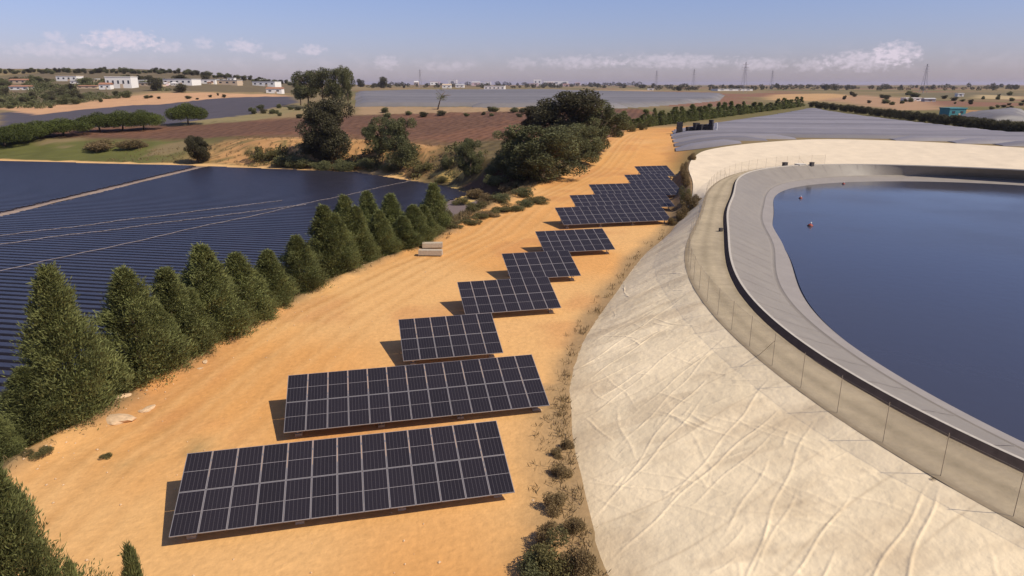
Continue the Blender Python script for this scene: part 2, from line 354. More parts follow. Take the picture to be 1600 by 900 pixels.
tcn = t.nodes.new('ShaderNodeTexCoord'); mp = t.nodes.new('ShaderNodeMapping'); mp.inputs['Rotation'].default_value = (0, 0, R(12)); t.links.new(tcn.outputs['Object'], mp.inputs[0])
wv = t.nodes.new('ShaderNodeTexWave'); wv.inputs['Scale'].default_value = .11; wv.inputs['Distortion'].default_value = .6; wv.inputs['Detail'].default_value = 3; t.links.new(mp.outputs[0], wv.inputs['Vector'])
mr = t.nodes.new('ShaderNodeMapRange'); mr.inputs[3].default_value = .72; mr.inputs[4].default_value = 1.0; t.links.new(wv.outputs['Fac'], mr.inputs[0])
mx = t.nodes.new('ShaderNodeMix'); mx.data_type = 'RGBA'; mx.blend_type = 'MULTIPLY'; mx.inputs[0].default_value = 1; t.links.new(src, mx.inputs[6]); t.links.new(mr.outputs[0], mx.inputs[7]); t.links.new(mx.outputs[2], b.inputs['Base Color'])
ny, nx = X.shape
idx = np.arange(nx * ny).reshape(ny, nx)
Qall = np.stack([idx[:-1, :-1], idx[:-1, 1:], idx[1:, 1:], idx[1:, :-1]], -1).reshape(-1, 4)
cellA = area[:-1, :-1].ravel(); Vall = np.stack([X, Y, GZ], -1).reshape(-1, 3); Call = np.concatenate([col.reshape(-1, 3), np.ones((nx * ny, 1))], 1)
for k, nm in enumerate(['ground', 'sandy_terrace', 'ploughed_field', 'grass_bank', 'mulched_field', 'eroded_bank']):
    Q = Qall[cellA == k]
    if not len(Q): continue
    u, inv = np.unique(Q, return_inverse=True)
    me = fastmesh(nm, Vall[u], inv.reshape(-1, 4), MGP if nm == 'ploughed_field' else MG, True)
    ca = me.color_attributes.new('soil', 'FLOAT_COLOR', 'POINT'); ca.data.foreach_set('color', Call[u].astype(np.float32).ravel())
    g_o = obj(nm, me); tag(g_o, kind='structure')
    if nm == 'mulched_field': field_o = g_o

# ------------------------------------------------------------------ mulched planting beds (long raised rows under dark film)
MBED = material('mulch_film', (.026, .022, .027), rough=.36, spec=.6, noise_amt=.3, noise_scale=.35, bump=.03, bump_scale=1.2)
BA = R(-9.5); bu = np.array([math.cos(BA), math.sin(BA)]); bv = np.array([-math.sin(BA), math.cos(BA)])
trk = [(P(0, 337, -1), P(312, 262, -1), 1.5)]
pipes = [(P(*a, -1), P(*b, -1)) for a, b in (((0, 385), (480, 322)), ((0, 372), (440, 316)), ((0, 428), (640, 285)))]
def inside_field(x, y):
    ok = (Ledge(y) - x > 7.5) & (y < Fedge(x) - 2.2) & (x > -230) & (y > 12)
    ok &= ~((y > 84) & (Ledge(y) - x < 14))
    for (a, b, w) in trk:
        a = np.array(a); b = np.array(b); d = (b - a) / np.linalg.norm(b - a)
        ok &= np.abs((x - a[0]) * -d[1] + (y - a[1]) * d[0]) > w * .9
    return ok
nb = 0
for r_ in np.arange(-10, 235, 1.2):
    t = np.arange(-260, 40, .5); x = bu[0] * t + bv[0] * r_; y = bu[1] * t + bv[1] * r_
    ins = inside_field(x, y); e = np.diff(np.concatenate([[0], ins.astype(int), [0]]))
    V, Fc = [], []
    for a, b in zip(np.nonzero(e == 1)[0], np.nonzero(e == -1)[0] - 1):
        if b - a < 6: continue
        p0 = np.array([x[a], y[a]]); p1 = np.array([x[b], y[b]]); n = len(V)
        for p in (p0, p1):
            for w, h in ((-.42, -.1), (-.33, .26), (.33, .26), (.42, -.1)): V.append((p[0] + bv[0] * w, p[1] + bv[1] * w, -1 + h))
        Fc += [(n, n + 4, n + 5, n + 1), (n + 1, n + 5, n + 6, n + 2), (n + 2, n + 6, n + 7, n + 3), (n, n + 1, n + 2, n + 3), (n + 7, n + 6, n + 5, n + 4)]
    if V: obj('planting_bed', mesh('planting_bed', V, Fc, MBED), field_o); nb += 1
# pale tracks across the field
MTR = material('track_sand', (.30, .22, .16), rough=.95, noise_amt=.25, noise_scale=.8)
for i, (a, b, w) in enumerate(trk):
    a = np.array(a); b = np.array(b); d = (b - a) / np.linalg.norm(b - a); n_ = np.array([-d[1], d[0]]); w *= .5; a = a - d * 120 if i == 0 else a - d * 60
    V = [];
    for t in np.linspace(0, 1, 60):
        p = a + (b - a) * t; jw = w * (1 + .3 * math.sin(t * 50 + i)); V += [(*(p - n_ * jw), -.93 + .03 * math.sin(t * 37)), (*(p + n_ * jw), -.93 + .03 * math.sin(t * 37))]
    tag(obj('field_track', mesh('field_track', V, [(2 * k, 2 * k + 2, 2 * k + 3, 2 * k + 1) for k in range(59)], MTR)), kind='structure')

MPIPE = material('pale_hose', (.30, .25, .23), rough=.8, noise_amt=.3, noise_scale=.3)
for i, (a, b) in enumerate(pipes):
    a = np.array(a); b = np.array(b); a = a - (b - a) * .3; m = MB(); g_ = np.linspace(0, 1, 90); pr = None
    for t in g_:
        p = a + (b - a) * t; p = (p[0] + .25 * math.sin(t * 31 + i), p[1] + .25 * math.sin(t * 23 + 2 * i), -.67 + .03 * math.sin(t * 140))
        if pr and p[0] < float(Ledge(p[1])) - 8: m.tube(pr, p, .035, k=5)
        pr = p
    tag(obj('irrigation_hose', m.me('irrigation_hose', MPIPE, True)), ['pale hose across the dark beds, middle one of three', 'pale hose across the dark beds, farthest of three', 'pale hose across the dark beds, nearest the conifers'][i], 'hose', 'hoses laid across the mulched beds')
# ------------------------------------------------------------------ reservoir
def ring(name, f0, z0, f1, z1, m, mat, th0=-math.pi, th1=math.pi, n=1200, disp=None, smooth=True, tw=None, kcol=None):
    full = abs(th1 - th0 - 2 * math.pi) < 1e-6
    t = np.linspace(th0, th1, n, endpoint=not full) if tw is None else th0 + (th1 - th0) * tw(np.linspace(0, 1, n)); k = np.linspace(0, 1, m)
    T, K = np.meshgrid(t, k); a0, a1 = f0(T), f1(T); zz0 = z0(T) if callable(z0) else z0; zz1 = z1(T) if callable(z1) else z1
    r_ = a0 + (a1 - a0) * K; z = zz0 + (zz1 - zz0) * K
    x, y = CX + r_ * np.cos(T), CY + r_ * np.sin(T)
    if disp is not None: z = z + disp(x, y, K)
    ii = np.arange(n * m).reshape(m, n)
    if full: ii = np.concatenate([ii, ii[:, :1]], 1)
    Q = np.stack([ii[:-1, :-1], ii[:-1, 1:], ii[1:, 1:], ii[1:, :-1]], -1).reshape(-1, 4)
    # counter-clockwise seen from above
    me = fastmesh(name, np.stack([x, y, z], -1).reshape(-1, 3), Q if np.mean(a1) < np.mean(a0) else Q[:, ::-1], mat, smooth)
    if kcol is not None:
        ca = me.color_attributes.new('soil', 'FLOAT_COLOR', 'POINT'); cc = kcol(x, y, K); ca.data.foreach_set('color', np.concatenate([cc, np.ones(cc.shape[:2] + (1,))], -1).reshape(-1, 4).astype(np.float32).ravel())
    return me
# cloth folds: random ridges laid over the geotextile, longer seams between its lengths
fr = random.Random(11); folds = []
def on_slope(yy, tt):
    th_ = math.atan2(yy - CY, 8 - CX); a_, b_ = float(rC(th_)), float(rT(th_)); r_ = a_ + (b_ - a_) * tt
    return CX + r_ * math.cos(th_), CY + r_ * math.sin(th_), th_
for i in range(34):                      # long lengths of cloth laid down the slope: a slack fold at each overlap
    x0, y0, th_ = on_slope(6 + i * 1.5 + fr.uniform(-.5, .5), fr.uniform(.3, .7)); folds.append((x0, y0, th_ + fr.gauss(.18, .12), fr.uniform(2.0, 6.0), fr.uniform(.045, .06), fr.uniform(.03, .055), fr.uniform(-.04, .04)))
for i in range(70):                      # cross folds along the slope
    x0, y0, th_ = on_slope(fr.choice([fr.uniform(4, 34), fr.uniform(4, 34), fr.uniform(30, 60)]), fr.random()); folds.append((x0, y0, th_ + 1.57 + fr.gauss(.1, .28), fr.uniform(.6, 3.4), fr.uniform(.045, .065), fr.uniform(.02, .05), fr.uniform(-.06, .06)))
for i in range(110):                     # short puckers beside them
    x0, y0, th_ = on_slope(fr.choice([fr.uniform(4, 34), fr.uniform(4, 34), fr.uniform(30, 55)]), fr.random()); folds.append((x0, y0, th_ + fr.choice([.2, .5, -.4, 1.3, 1.8]) + fr.gauss(0, .2), fr.uniform(.25, .9), fr.uniform(.04, .06), fr.uniform(.012, .03), fr.uniform(-.2, .2)))
def cloth(x, y, K):
    z = (fbm(x * .3, y * .3, 2) - .5) * .14 + (np.abs(fbm(x * 1.1 + 3, y * 1.1, 3) - .5)) * -.05
    near = np.nonzero((y.ravel() < 72) & (x.ravel() < 45))[0]; xr, yr = x.ravel()[near], y.ravel()[near]; h = np.zeros(len(near))
    for (x0, y0, a, L, w, hh, cv_) in folds:
        u = (xr - x0) * math.cos(a) + (yr - y0) * math.sin(a); v = -(xr - x0) * math.sin(a) + (yr - y0) * math.cos(a)
        v = v - cv_ * u * u / max(L, 1) - .07 * np.sin(u * 1.6 + x0)
        h += .72 * hh * np.exp(-(v / w) ** 2) * np.clip(1.3 - (u / L) ** 2, 0, 1)
    z = z.ravel(); z[near] += np.minimum(h, .085); z = z.reshape(x.shape)
    return z * np.clip(np.minimum(K, 1 - K) * 12, .05, 1)
MCLOTH = material('geotextile', (1, 1, 1), rough=.95, spec=.1, noise_amt=.12, noise_scale=.5, bump=.05, bump_scale=2.6, attr='soil')
def stain(m, c, scale, lo, hi, amt):
    t = m.node_tree; b = t.nodes['Principled BSDF']; src = b.inputs['Base Color'].links[0].from_socket
    tcn = t.nodes.new('ShaderNodeTexCoord'); mp = t.nodes.new('ShaderNodeMapping'); mp.inputs['Scale'].default_value = scale; t.links.new(tcn.outputs['Object'], mp.inputs[0])
    nz = t.nodes.new('ShaderNodeTexNoise'); nz.inputs['Scale'].default_value = 1; nz.inputs['Detail'].default_value = 7; t.links.new(mp.outputs[0], nz.inputs['Vector'])
    mr = t.nodes.new('ShaderNodeMapRange'); mr.inputs[1].default_value = lo; mr.inputs[2].default_value = hi; mr.inputs[3].default_value = 0; mr.inputs[4].default_value = amt; t.links.new(nz.outputs['Fac'], mr.inputs[0])
    mx = t.nodes.new('ShaderNodeMix'); mx.data_type = 'RGBA'; t.links.new(mr.outputs[0], mx.inputs[0]); t.links.new(src, mx.inputs[6]); mx.inputs[7].default_value = (*c, 1); t.links.new(mx.outputs[2], b.inputs['Base Color'])
stain(MCLOTH, (.55, .41, .25), (.12, .35, .3), .54, .74, .6)
thA, thB = math.atan2(2 - CY, 16 - CX), math.atan2(95 - CY, 24 - CX)
thA += 2 * math.pi if thA < 0 else 0; thB += 2 * math.pi if thB < 0 else 0
lo, hi_ = min(thA, thB), max(thA, thB)
TW = lambda u: u ** .6
def clothcol(x, y, K):
    th_ = np.arctan2(y - CY, x - CX) % (2 * math.pi); a = th_ * 60 / 2.4 + .25 * np.sin(K * 7) * .4 + K * .8; i_ = np.floor(a).astype(int); tone = .93 + .12 * _T[i_ & 255, 17]; e_ = np.abs(a - np.round(a))
    c = np.zeros(x.shape + (3,)) + np.array((.88, .71, .455)); c = c * tone[..., None]; c = lay(c, np.exp(-(e_ / .022) ** 2) * .30 * (.3 + vn(x * .6, y * .6)), (.45, .33, .2))
    d_ = fbm(x * .5 + 9, y * .5); c = lay(c, ss(.72, 1, K + .25 * (d_ - .5)) * .35, (.55, .38, .2)); return lay(c, ss(.58, .75, fbm(x * .25, y * .9)) * .35, (.52, .39, .24))
slope = obj('embankment', ring('embankment', rC, ZC, rT, lambda t: zT(t) - .10, 185, MCLOTH, lo, hi_, 1500, cloth, tw=TW, kcol=clothcol)); tag(slope, kind='structure')
MCL2 = material('geotextile_far_lit', (.68, .56, .40), rough=.95, spec=.1, noise_amt=.08, noise_scale=.4, bump=.03, bump_scale=2)  # far slope's sunlit brightness is put into its base colour, the slope stays gentle
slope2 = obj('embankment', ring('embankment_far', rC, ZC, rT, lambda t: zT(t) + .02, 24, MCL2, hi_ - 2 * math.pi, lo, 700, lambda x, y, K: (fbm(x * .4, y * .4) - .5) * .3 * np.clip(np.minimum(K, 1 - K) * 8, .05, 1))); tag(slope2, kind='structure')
MROAD = material('crest_gravel', (.36, .28, .175), rough=.95, spec=.1, noise_amt=.15, noise_scale=1.6, bump=.02, bump_scale=5, attr='soil')
def roadcol(x, y, K):
    c = np.zeros(x.shape + (3,)) + np.array((.37, .30, .2)); n_ = fbm(x * .35, y * .35); c = c * (.8 + .4 * n_[..., None])
    for k0 in (.3, .68): c = lay(c, np.exp(-((K - k0) / .09) ** 2) * .6 * (.4 + n_), (.43, .345, .22))
    c = lay(c, np.exp(-((K - .5) / .09) ** 2) * .55 * (.4 + fbm(x * 1.2, y * 1.2)) * .6, (.22, .175, .1)); c = lay(c, ss(.16, .02, K) * .6, (.2, .145, .085)); return lay(c, ss(.86, .98, K) * .4, (.22, .17, .10))
tag(obj('crest_road', ring('crest_road', rC, ZC + .02, rP, ZC + .02, 26, MROAD, kcol=roadcol, disp=lambda x, y, K: (fbm(x * .8, y * .8) - .5) * .06)), kind='structure')
sh = lambda fn, d: (lambda t: fn(t) - d)
MLIN = material('liner', (.245, .212, .17), rough=.55, spec=.35, noise_amt=.1, noise_scale=.6, bump=.015, bump_scale=2.5)
MLIN2 = material('liner_silted', (.28, .245, .21), rough=.6, spec=.35, noise_amt=.1, noise_scale=.5)
stain(MLIN, (.215, .185, .15), (.2, .2, .6), .5, .7, .6)
lin = obj('reservoir_liner', ring('liner_slope', sh(rP, .55), ZC + .26, rG, 2.35, 14, MLIN, disp=lambda x, y, K: (fbm(x * .7, y * .7) - .5) * .12 * np.sin(K * math.pi))); tag(lin, kind='structure')
obj('liner_berm', ring('liner_berm', rG, 2.352, sh(rG, .5), 2.2, 3, MLIN, disp=lambda x, y, K: -.16 * np.sin(K * math.pi)), lin)
obj('liner_apron', ring('liner_apron', sh(rG, .5), 2.2, sh(rW, 6), .9, 6, MLIN2), lin)
# seams between the liner sheets
MSEAM = material('liner_seam', (.26, .22, .185), rough=.6)
for i in range(120):
    t0 = -math.pi + i * 2 * math.pi / 120; dt = .05 / float(rP(t0))
    obj('seam', ring('seam', sh(rP, .6), ZC + .24, sh(rG, -.1), 2.40, 6, MSEAM, t0, t0 + dt, 2, disp=lambda x, y, K: .035 + (fbm(x * .7, y * .7) - .5) * .12 * np.sin(K * math.pi)), lin)
wm_ = bpy.data.materials.new('reservoir_water'); wm_.use_nodes = True; t = wm_.node_tree; b = t.nodes['Principled BSDF']
b.inputs['Base Color'].default_value = (.046, .048, .066, 1); b.inputs['Roughness'].default_value = .16; b.inputs['IOR'].default_value = 1.33
tcn = t.nodes.new('ShaderNodeTexCoord'); nz = t.nodes.new('ShaderNodeTexNoise'); nz.inputs['Scale'].default_value = 1.1; nz.inputs['Detail'].default_value = 5
t.links.new(tcn.outputs['Object'], nz.inputs['Vector']); bp = t.nodes.new('ShaderNodeBump'); bp.inputs['Distance'].default_value = .03; bp.inputs['Strength'].default_value = .35
t.links.new(nz.outputs['Fac'], bp.inputs['Height']); t.links.new(bp.outputs[0], b.inputs['Normal'])
nz2 = t.nodes.new('ShaderNodeTexNoise'); nz2.inputs['Scale'].default_value = .06; nz2.inputs['Detail'].default_value = 4; t.links.new(tcn.outputs['Object'], nz2.inputs['Vector'])
mr = t.nodes.new('ShaderNodeMapRange'); mr.inputs[1].default_value = .35; mr.inputs[2].default_value = .65; mr.inputs[3].default_value = .05; mr.inputs[4].default_value = .2; t.links.new(nz2.outputs['Fac'], mr.inputs[0]); t.links.new(mr.outputs[0], b.inputs['Roughness'])
tag(obj('reservoir_water', ring('reservoir_water', sh(rW, 0), ZW, lambda t: t * 0 + .01, ZW, 3, wm_, n=720)), kind='structure')
# parapet: dark sheeted outer face, pale cap
MPAR = material('parapet_sheet', (.115, .082, .062), rough=.9, spec=.05, noise_amt=.2, noise_scale=2)
MCAP = material('concrete_cap', (.46, .41, .34), rough=.9, noise_amt=.15, noise_scale=3)
par = obj('parapet', None, None, (CX, CY, ZC)); tag(par, 'low dark kerb wall with pale cap curving round the reservoir', 'wall')
pf = obj('face', ring('parapet_face', sh(rP, -.02), ZC - .05, sh(rP, .36), ZC + .36, 3, MPAR), par); pf.location = (-CX, -CY, -ZC)
pc = obj('cap', ring('parapet_cap', sh(rP, .362), ZC + .365, sh(rP, .56), ZC + .36, 3, MCAP), par); pc.location = (-CX, -CY, -ZC)
pb = obj('inner_face', ring('parapet_inner', sh(rP, .562), ZC + .358, sh(rP, .60), ZC + .2, 2, MCAP), par); pb.location = (-CX, -CY, -ZC)

# fence along the outer edge of the crest
MPOST = material('galvanised', (.36, .30, .22), rough=.6, metallic=.3, noise_amt=.1)
fm = bpy.data.materials.new('wire_mesh'); fm.use_nodes = True; t = fm.node_tree; b = t.nodes['Principled BSDF']; b.inputs['Base Color'].default_value = (.34, .27, .17, 1); b.inputs['Roughness'].default_value = .7
tr = t.nodes.new('ShaderNodeBsdfTransparent'); ms = t.nodes.new('ShaderNodeMixShader'); ms.inputs[0].default_value = .13
t.links.new(tr.outputs[0], ms.inputs[1]); t.links.new(b.outputs[0], ms.inputs[2]); t.links.new(ms.outputs[0], t.nodes['Material Output'].inputs[0])
fence = obj('wire_fence', None, None, (CX, CY, ZC)); tag(fence, 'thin wire mesh fence with slim posts along the outer edge of the crest road', 'fence')
th_ = math.atan2(8 - CY, 28 - CX) % (2 * math.pi); end = math.atan2(133 - CY, 62 - CX); pts = []
while th_ > end:
    r_ = float(rC(th_)) - .35; pts.append((r_ * math.cos(th_), r_ * math.sin(th_))); th_ -= 3.0 / max(r_, 10) * (.9 if pts[-1][1] < 0 else 1)
post_me = MB().tube((0, 0, -.3), (0, 0, 1.95), .014).me('post', MPOST)
for i, (a, b_) in enumerate(pts):
    obj('post', post_me, fence, (a, b_, 0))
    if i + 1 < len(pts):
        c, d = pts[i + 1]
        obj('mesh_panel', mesh('mesh_panel', [(a, b_, .03), (c, d, .03), (c, d, 1.85), (a, b_, 1.85)], [(0, 1, 2, 3)], fm), fence)
        obj('top_wire', MB().tube((a, b_, 1.86), (c, d, 1.86), .005, k=4).me('top_wire', MPOST), fence)
        if i % 9 == 2:
            L = math.hypot(c - a, d - b_); obj('brace', MB().tube((a, b_, 1.5), (a + (c - a) * .55, b_ + (d - b_) * .55, 0), .014, k=5).me('brace', MPOST), fence)

MBOX = material('box_dark', (.07, .06, .055), rough=.7); MBOXL = material('box_pale', (.62, .57, .48), rough=.8)
for px, py, w_, h, m_, lb in ((1226, 261, .8, .9, MBOX, 'dark valve box on the far crest, left of the pair'), (1268, 260, .7, .8, MBOX, 'dark valve box on the far crest, right of the pair'), (1250, 260, 1.6, .5, MBOXL, 'low pale box between the two dark valve boxes'), (1126, 362, .35, .4, MBOX, 'small dark box on the crest road beside the parapet')):
    x, y = P(px, py, ZC); e = obj('valve_box', None, None, (x, y, ZC), (0, 0, .4)); tag(e, lb, 'box', 'boxes on the reservoir crest')
    obj('body', MB().box((0, 0, h * .45), (w_, w_ * .8, h * .9)).me('body', m_), e); obj('lid', MB().box((0, 0, h * .95), (w_ * 1.1, w_ * .9, h * .1)).me('lid', m_), e); obj('hinge', MB().box((0, w_ * .42, h * .92), (w_ * .5, .06, .06)).me('hinge', m_), e)
# marker buoys on the water
MBUOY = material('buoy_red', (.30, .06, .035), rough=.5); MBLK = material('buoy_black', (.03, .03, .035), rough=.5); MWHT = material('paint_white', (.75, .72, .68), rough=.6)
def lathe(prof, k=14):
    V = []; Fc = []
    for r_, z in prof:
        for i in range(k): V.append((r_ * math.cos(2 * math.pi * i / k), r_ * math.sin(2 * math.pi * i / k), z))
    for j in range(len(prof) - 1):
        for i in range(k): Fc.append((j * k + i, j * k + (i + 1) % k, (j + 1) * k + (i + 1) % k, (j + 1) * k + i))
    Fc.append(tuple(range(k))[::-1]); Fc.append(tuple((len(prof) - 1) * k + i for i in range(k))); return V, Fc
for px, py, sc, lb, m1 in ((1266, 353, .75, 'red and white marker buoy, the nearer one on the reservoir', MBUOY), (1251, 310, .6, 'small dark red buoy, the farther one near the reservoir bank', MBUOY), (1318, 287.5, .6, 'tiny red float against the far bank of the reservoir', MBUOY)):
    x, y = P(px, py, ZW); u = obj('buoy', None, None, (x, y, ZW), (0, .15, 0), (sc,) * 3); tag(u, lb, 'buoy', 'buoys on the reservoir')
    obj('float', mesh('float', *lathe([(.05, -.3), (.36, -.22), (.46, 0), (.38, .22), (.16, .36)]), m1, True), u)
    obj('collar', mesh('collar', *lathe([(.49, -.12), (.53, -.04), (.49, .04)]), MBLK, True), u)
    obj('top', mesh('top', *lathe([(.13, .35), (.12, .6), (.05, .66)]), MWHT, True), u)

# ------------------------------------------------------------------ solar tables
MFRAME = material('aluminium', (.33, .30, .29), rough=.5, metallic=.4, noise_amt=.06)
MSTEEL = material('steel', (.42, .38, .35), rough=.5, metallic=.5, noise_amt=.1)
MCON = material('concrete', (.44, .36, .26), rough=.95, noise_amt=.2, noise_scale=5)
pm = bpy.data.materials.new('solar_cells'); pm.use_nodes = True; t = pm.node_tree; b = t.nodes['Principled BSDF']
b.inputs['Roughness'].default_value = .2; b.inputs['Specular IOR Level'].default_value = .22
tcn = t.nodes.new('ShaderNodeTexCoord'); sp = t.nodes.new('ShaderNodeSeparateXYZ'); t.links.new(tcn.outputs['Object'], sp.inputs[0])
def pmath(op, a, b2=None):
    n = t.nodes.new('ShaderNodeMath'); n.operation = op
    for i, v in enumerate((a, b2)):
        if v is None: continue
        if isinstance(v, (int, float)): n.inputs[i].default_value = v
        else: t.links.new(v, n.inputs[i])
    return n.outputs[0]
CW, CH = 1.074 / 6, 2.219 / 24
lx = pmath('GREATER_THAN', pmath('ABSOLUTE', pmath('SUBTRACT', pmath('FRACT', pmath('DIVIDE', pmath('ADD', sp.outputs[0], 1.074 / 2), CW)), .5)), .455)
ly = pmath('GREATER_THAN', pmath('ABSOLUTE', pmath('SUBTRACT', pmath('FRACT', pmath('DIVIDE', pmath('ADD', sp.outputs[1], 2.219 / 2), CH)), .5)), .47)
mid = pmath('LESS_THAN', pmath('ABSOLUTE', sp.outputs[1]), .010)
oi = t.nodes.new('ShaderNodeObjectInfo')
c1 = t.nodes.new('ShaderNodeMix'); c1.data_type = 'RGBA'; c1.inputs[6].default_value = (.020, .017, .020, 1); c1.inputs[7].default_value = (.024, .020, .024, 1); t.links.new(oi.outputs['Random'], c1.inputs[0])
c2 = t.nodes.new('ShaderNodeMix'); c2.data_type = 'RGBA'; t.links.new(pmath('MULTIPLY', pmath('MAXIMUM', lx, pmath('MULTIPLY', ly, .35)), .85), c2.inputs[0]); t.links.new(c1.outputs[2], c2.inputs[6]); c2.inputs[7].default_value = (.085, .074, .075, 1)
c3 = t.nodes.new('ShaderNodeMix'); c3.data_type = 'RGBA'; t.links.new(mid, c3.inputs[0]); t.links.new(c2.outputs[2], c3.inputs[6]); c3.inputs[7].default_value = (.30, .27, .26, 1)
t.links.new(c3.outputs[2], b.inputs['Base Color'])
TILT, TAZ, CLR = R(19.0), R(12.68), .644
fr_me = MB().box((0, 0, -.02), (1.134, 2.279, .04)).me('panel_frame', MFRAME)
gl_me = MB().box((0, 0, .0), (1.074, 2.219, .008)).me('panel_glass', pm)
tables = [(13, -14.49, 24.22, 'nearest long solar table, thirteen panels wide, at the bottom of the terrace'),
          (13, -12.40, 32.80, 'second long solar table, thirteen panels wide, just behind the nearest one'),
          (6, -7.35, 42.28, 'short solar table, six panels wide, right behind the second long table'),
          (7, -3.77, 51.45, 'short solar table, seven panels wide, fourth from the camera'),
          (6, -.09, 61.01, 'short solar table, six panels wide, fifth from the camera'),
          (7, 3.56, 70.97, 'short solar table, seven panels wide, sixth from the camera before the gap'),
          (13, 6.67, 85.44, 'long solar table, front row of the far block beside the dry bushes'),
          (13, 9.44, 95.44, 'long solar table, second row of the far block'),
          (13, 13.44, 106.14, 'long solar table, third row of the far block'),
          (7, 21.13, 118.06, 'short solar table, second to last row of the far block'),
          (6, 25.19, 130.86, 'farthest and shortest solar table at the end of the far block')]
def purl(L): return MB().box((L / 2, 0, 0), (L, .06, .09)).me('purlin', MSTEEL)
raf_me = MB().box((0, 0, 0), (.06, 4.3, .10)).me('rafter', MSTEEL)
for n, x, y, lb in tables:
    gz = float(corr0(y)); e = obj('solar_table', None, None, (x, y, gz), (0, 0, TAZ)); tag(e, lb, 'solar panel', 'solar tables in a stepped line on the sandy terrace')
    ct, st_ = math.cos(TILT), math.sin(TILT)
    def loc(u, v, dz=0): return (u, v * ct - dz * st_, CLR + v * st_ + dz * ct)
    for i in range(n):
        for j in range(2):
            p = obj('panel', fr_me, e, loc(i * 1.154 + .577, j * 2.30 + 1.15), (TILT, 0, 0))
            obj('glass', gl_me, p, (0, 0, .0032))
    pl = purl(n * 1.154)
    for v in (.5, 1.75, 2.85, 4.1): obj('purlin', pl, e, loc(0, v, -.09), (TILT, 0, 0))
    npost = max(2, round(n / 3.2))
    for k in range(npost):
        u = .7 + (n * 1.154 - 1.4) * k / (npost - 1)
        obj('rafter', raf_me, e, loc(u, 2.3, -.19), (TILT, 0, 0))
        for v in (.75, 3.7):
            q3 = loc(u, v, -.24); obj('leg', MB().box((0, 0, (q3[2] - .4) / 2), (.09, .09, q3[2] + .4)).me('leg', MSTEEL), e, (q3[0], q3[1], 0))
            obj('footing', MB().box((0, 0, -.1), (.38, .38, .5)).me('footing', MCON), e, (q3[0], q3[1], .02))

# ------------------------------------------------------------------ plants
def leaves(name, c, d, L, W, mat, tint):
    """rhombic leaf faces; c,d (n,3), L,W (n,)"""
    n = len(c); rv = rng.normal(size=(n, 3)); s_ = np.cross(d, rv); s_ /= np.linalg.norm(s_, axis=1, keepdims=True) + 1e-9
    L = L[:, None]; W = W[:, None]
    V = np.stack([c, c + d * L * .45 + s_ * W, c + d * L, c + d * L * .45 - s_ * W], 1).reshape(-1, 3)
    me = fastmesh(name, V, np.arange(4 * n).reshape(n, 4), mat)
    at = me.attributes.new('tint', 'FLOAT', 'FACE'); at.data.foreach_set('value', np.asarray(tint, np.float32)); return me
def unit(v): return v / (np.linalg.norm(v, axis=1, keepdims=True) + 1e-9)
ML_CON = leaf_material('conifer_leaf', (.165, .175, .06)); ML_BROAD = leaf_material('broad_leaf', (.135, .135, .058)); ML_PINE = leaf_material('pine_leaf', (.09, .105, .025)); ML_DRY = leaf_material('dry_leaf', (.24, .17, .08)); ML_DARK = leaf_material('dark_leaf', (.092, .082, .042)); ML_SHR = leaf_material('shrub_leaf', (.15, .13, .05))
MBARK = material('bark', (.13, .09, .06), rough=.95, noise_amt=.3, noise_scale=8)
def conifer_me(seed, ncl=620, per=78, rmax=.185, mat=ML_CON, lean=.0, fs=1.0):
    g = np.random.default_rng(seed); h = g.random(ncl) ** 1.15 * .95 + .02; a = g.random(ncl) * 2 * math.pi
    ph = g.random(4) * 6.28
    lump = 1 + .26 * np.sin(3 * a + ph[0] + 9 * h) + .24 * np.sin(5 * a + ph[1] - 14 * h) + .2 * g.normal(size=ncl) * .6
    Rr = rmax * np.minimum(1, (1 - h) / .72) ** .95 * np.minimum(1, .72 + h) * lump + .006
    r_ = Rr * np.sqrt(g.uniform(.3, 1.05, ncl))
    cc = np.stack([r_ * np.cos(a) + lean * h * h, r_ * np.sin(a), h - .02], 1); out = np.stack([np.cos(a), np.sin(a), np.zeros(ncl)], 1)
    i = np.repeat(np.arange(ncl), per); n = len(i); sg = .024 * (1.15 - .75 * h[i])[:, None]
    c = cc[i] + g.normal(size=(n, 3)) * sg * np.array([1, 1, 1.5]); c[:, 2] = np.maximum(c[:, 2], .012)
    d = unit(out[i] * .55 + np.array([0, 0, .95]) + g.normal(size=(n, 3)) * .38)
    tint = (.55 + .85 * g.random(ncl))[i] * (.8 + .4 * g.random(n)); return leaves('conifer_crown', c, d, g.uniform(.016, .036, n) * fs, g.uniform(.0018, .0034, n) * fs, mat, tint)
def lobes_me(seed, lobes, per, leaf, mat, flat=1.0, name='crown', up=.3, mix=.75):
    g = np.random.default_rng(seed); cs, ds, ts, Ls = [], [], [], []
    for (x, y, z, r_) in lobes:
        n = int(per * (r_ / .25) ** 1.6) + 30; d = unit(g.normal(size=(n, 3))); rad = r_ * g.uniform(.35, 1.06, n) ** .5
        p = np.array([x, y, z]) + d * rad[:, None] * np.array([1, 1, flat]); p += (g.normal(size=(n, 3)) * leaf * .6)
        cs.append(p); ds.append(unit(d * .7 + np.array([0, 0, up]) + g.normal(size=(n, 3)) * mix)); ts.append((.78 + .44 * g.random()) * (.75 + .5 * g.random(n))); Ls.append(leaf * g.uniform(.7, 1.5, n))
    c = np.concatenate(cs); d = np.concatenate(ds); L = np.concatenate(Ls); return leaves(name, c, d, L, L * .34, mat, np.concatenate(ts))
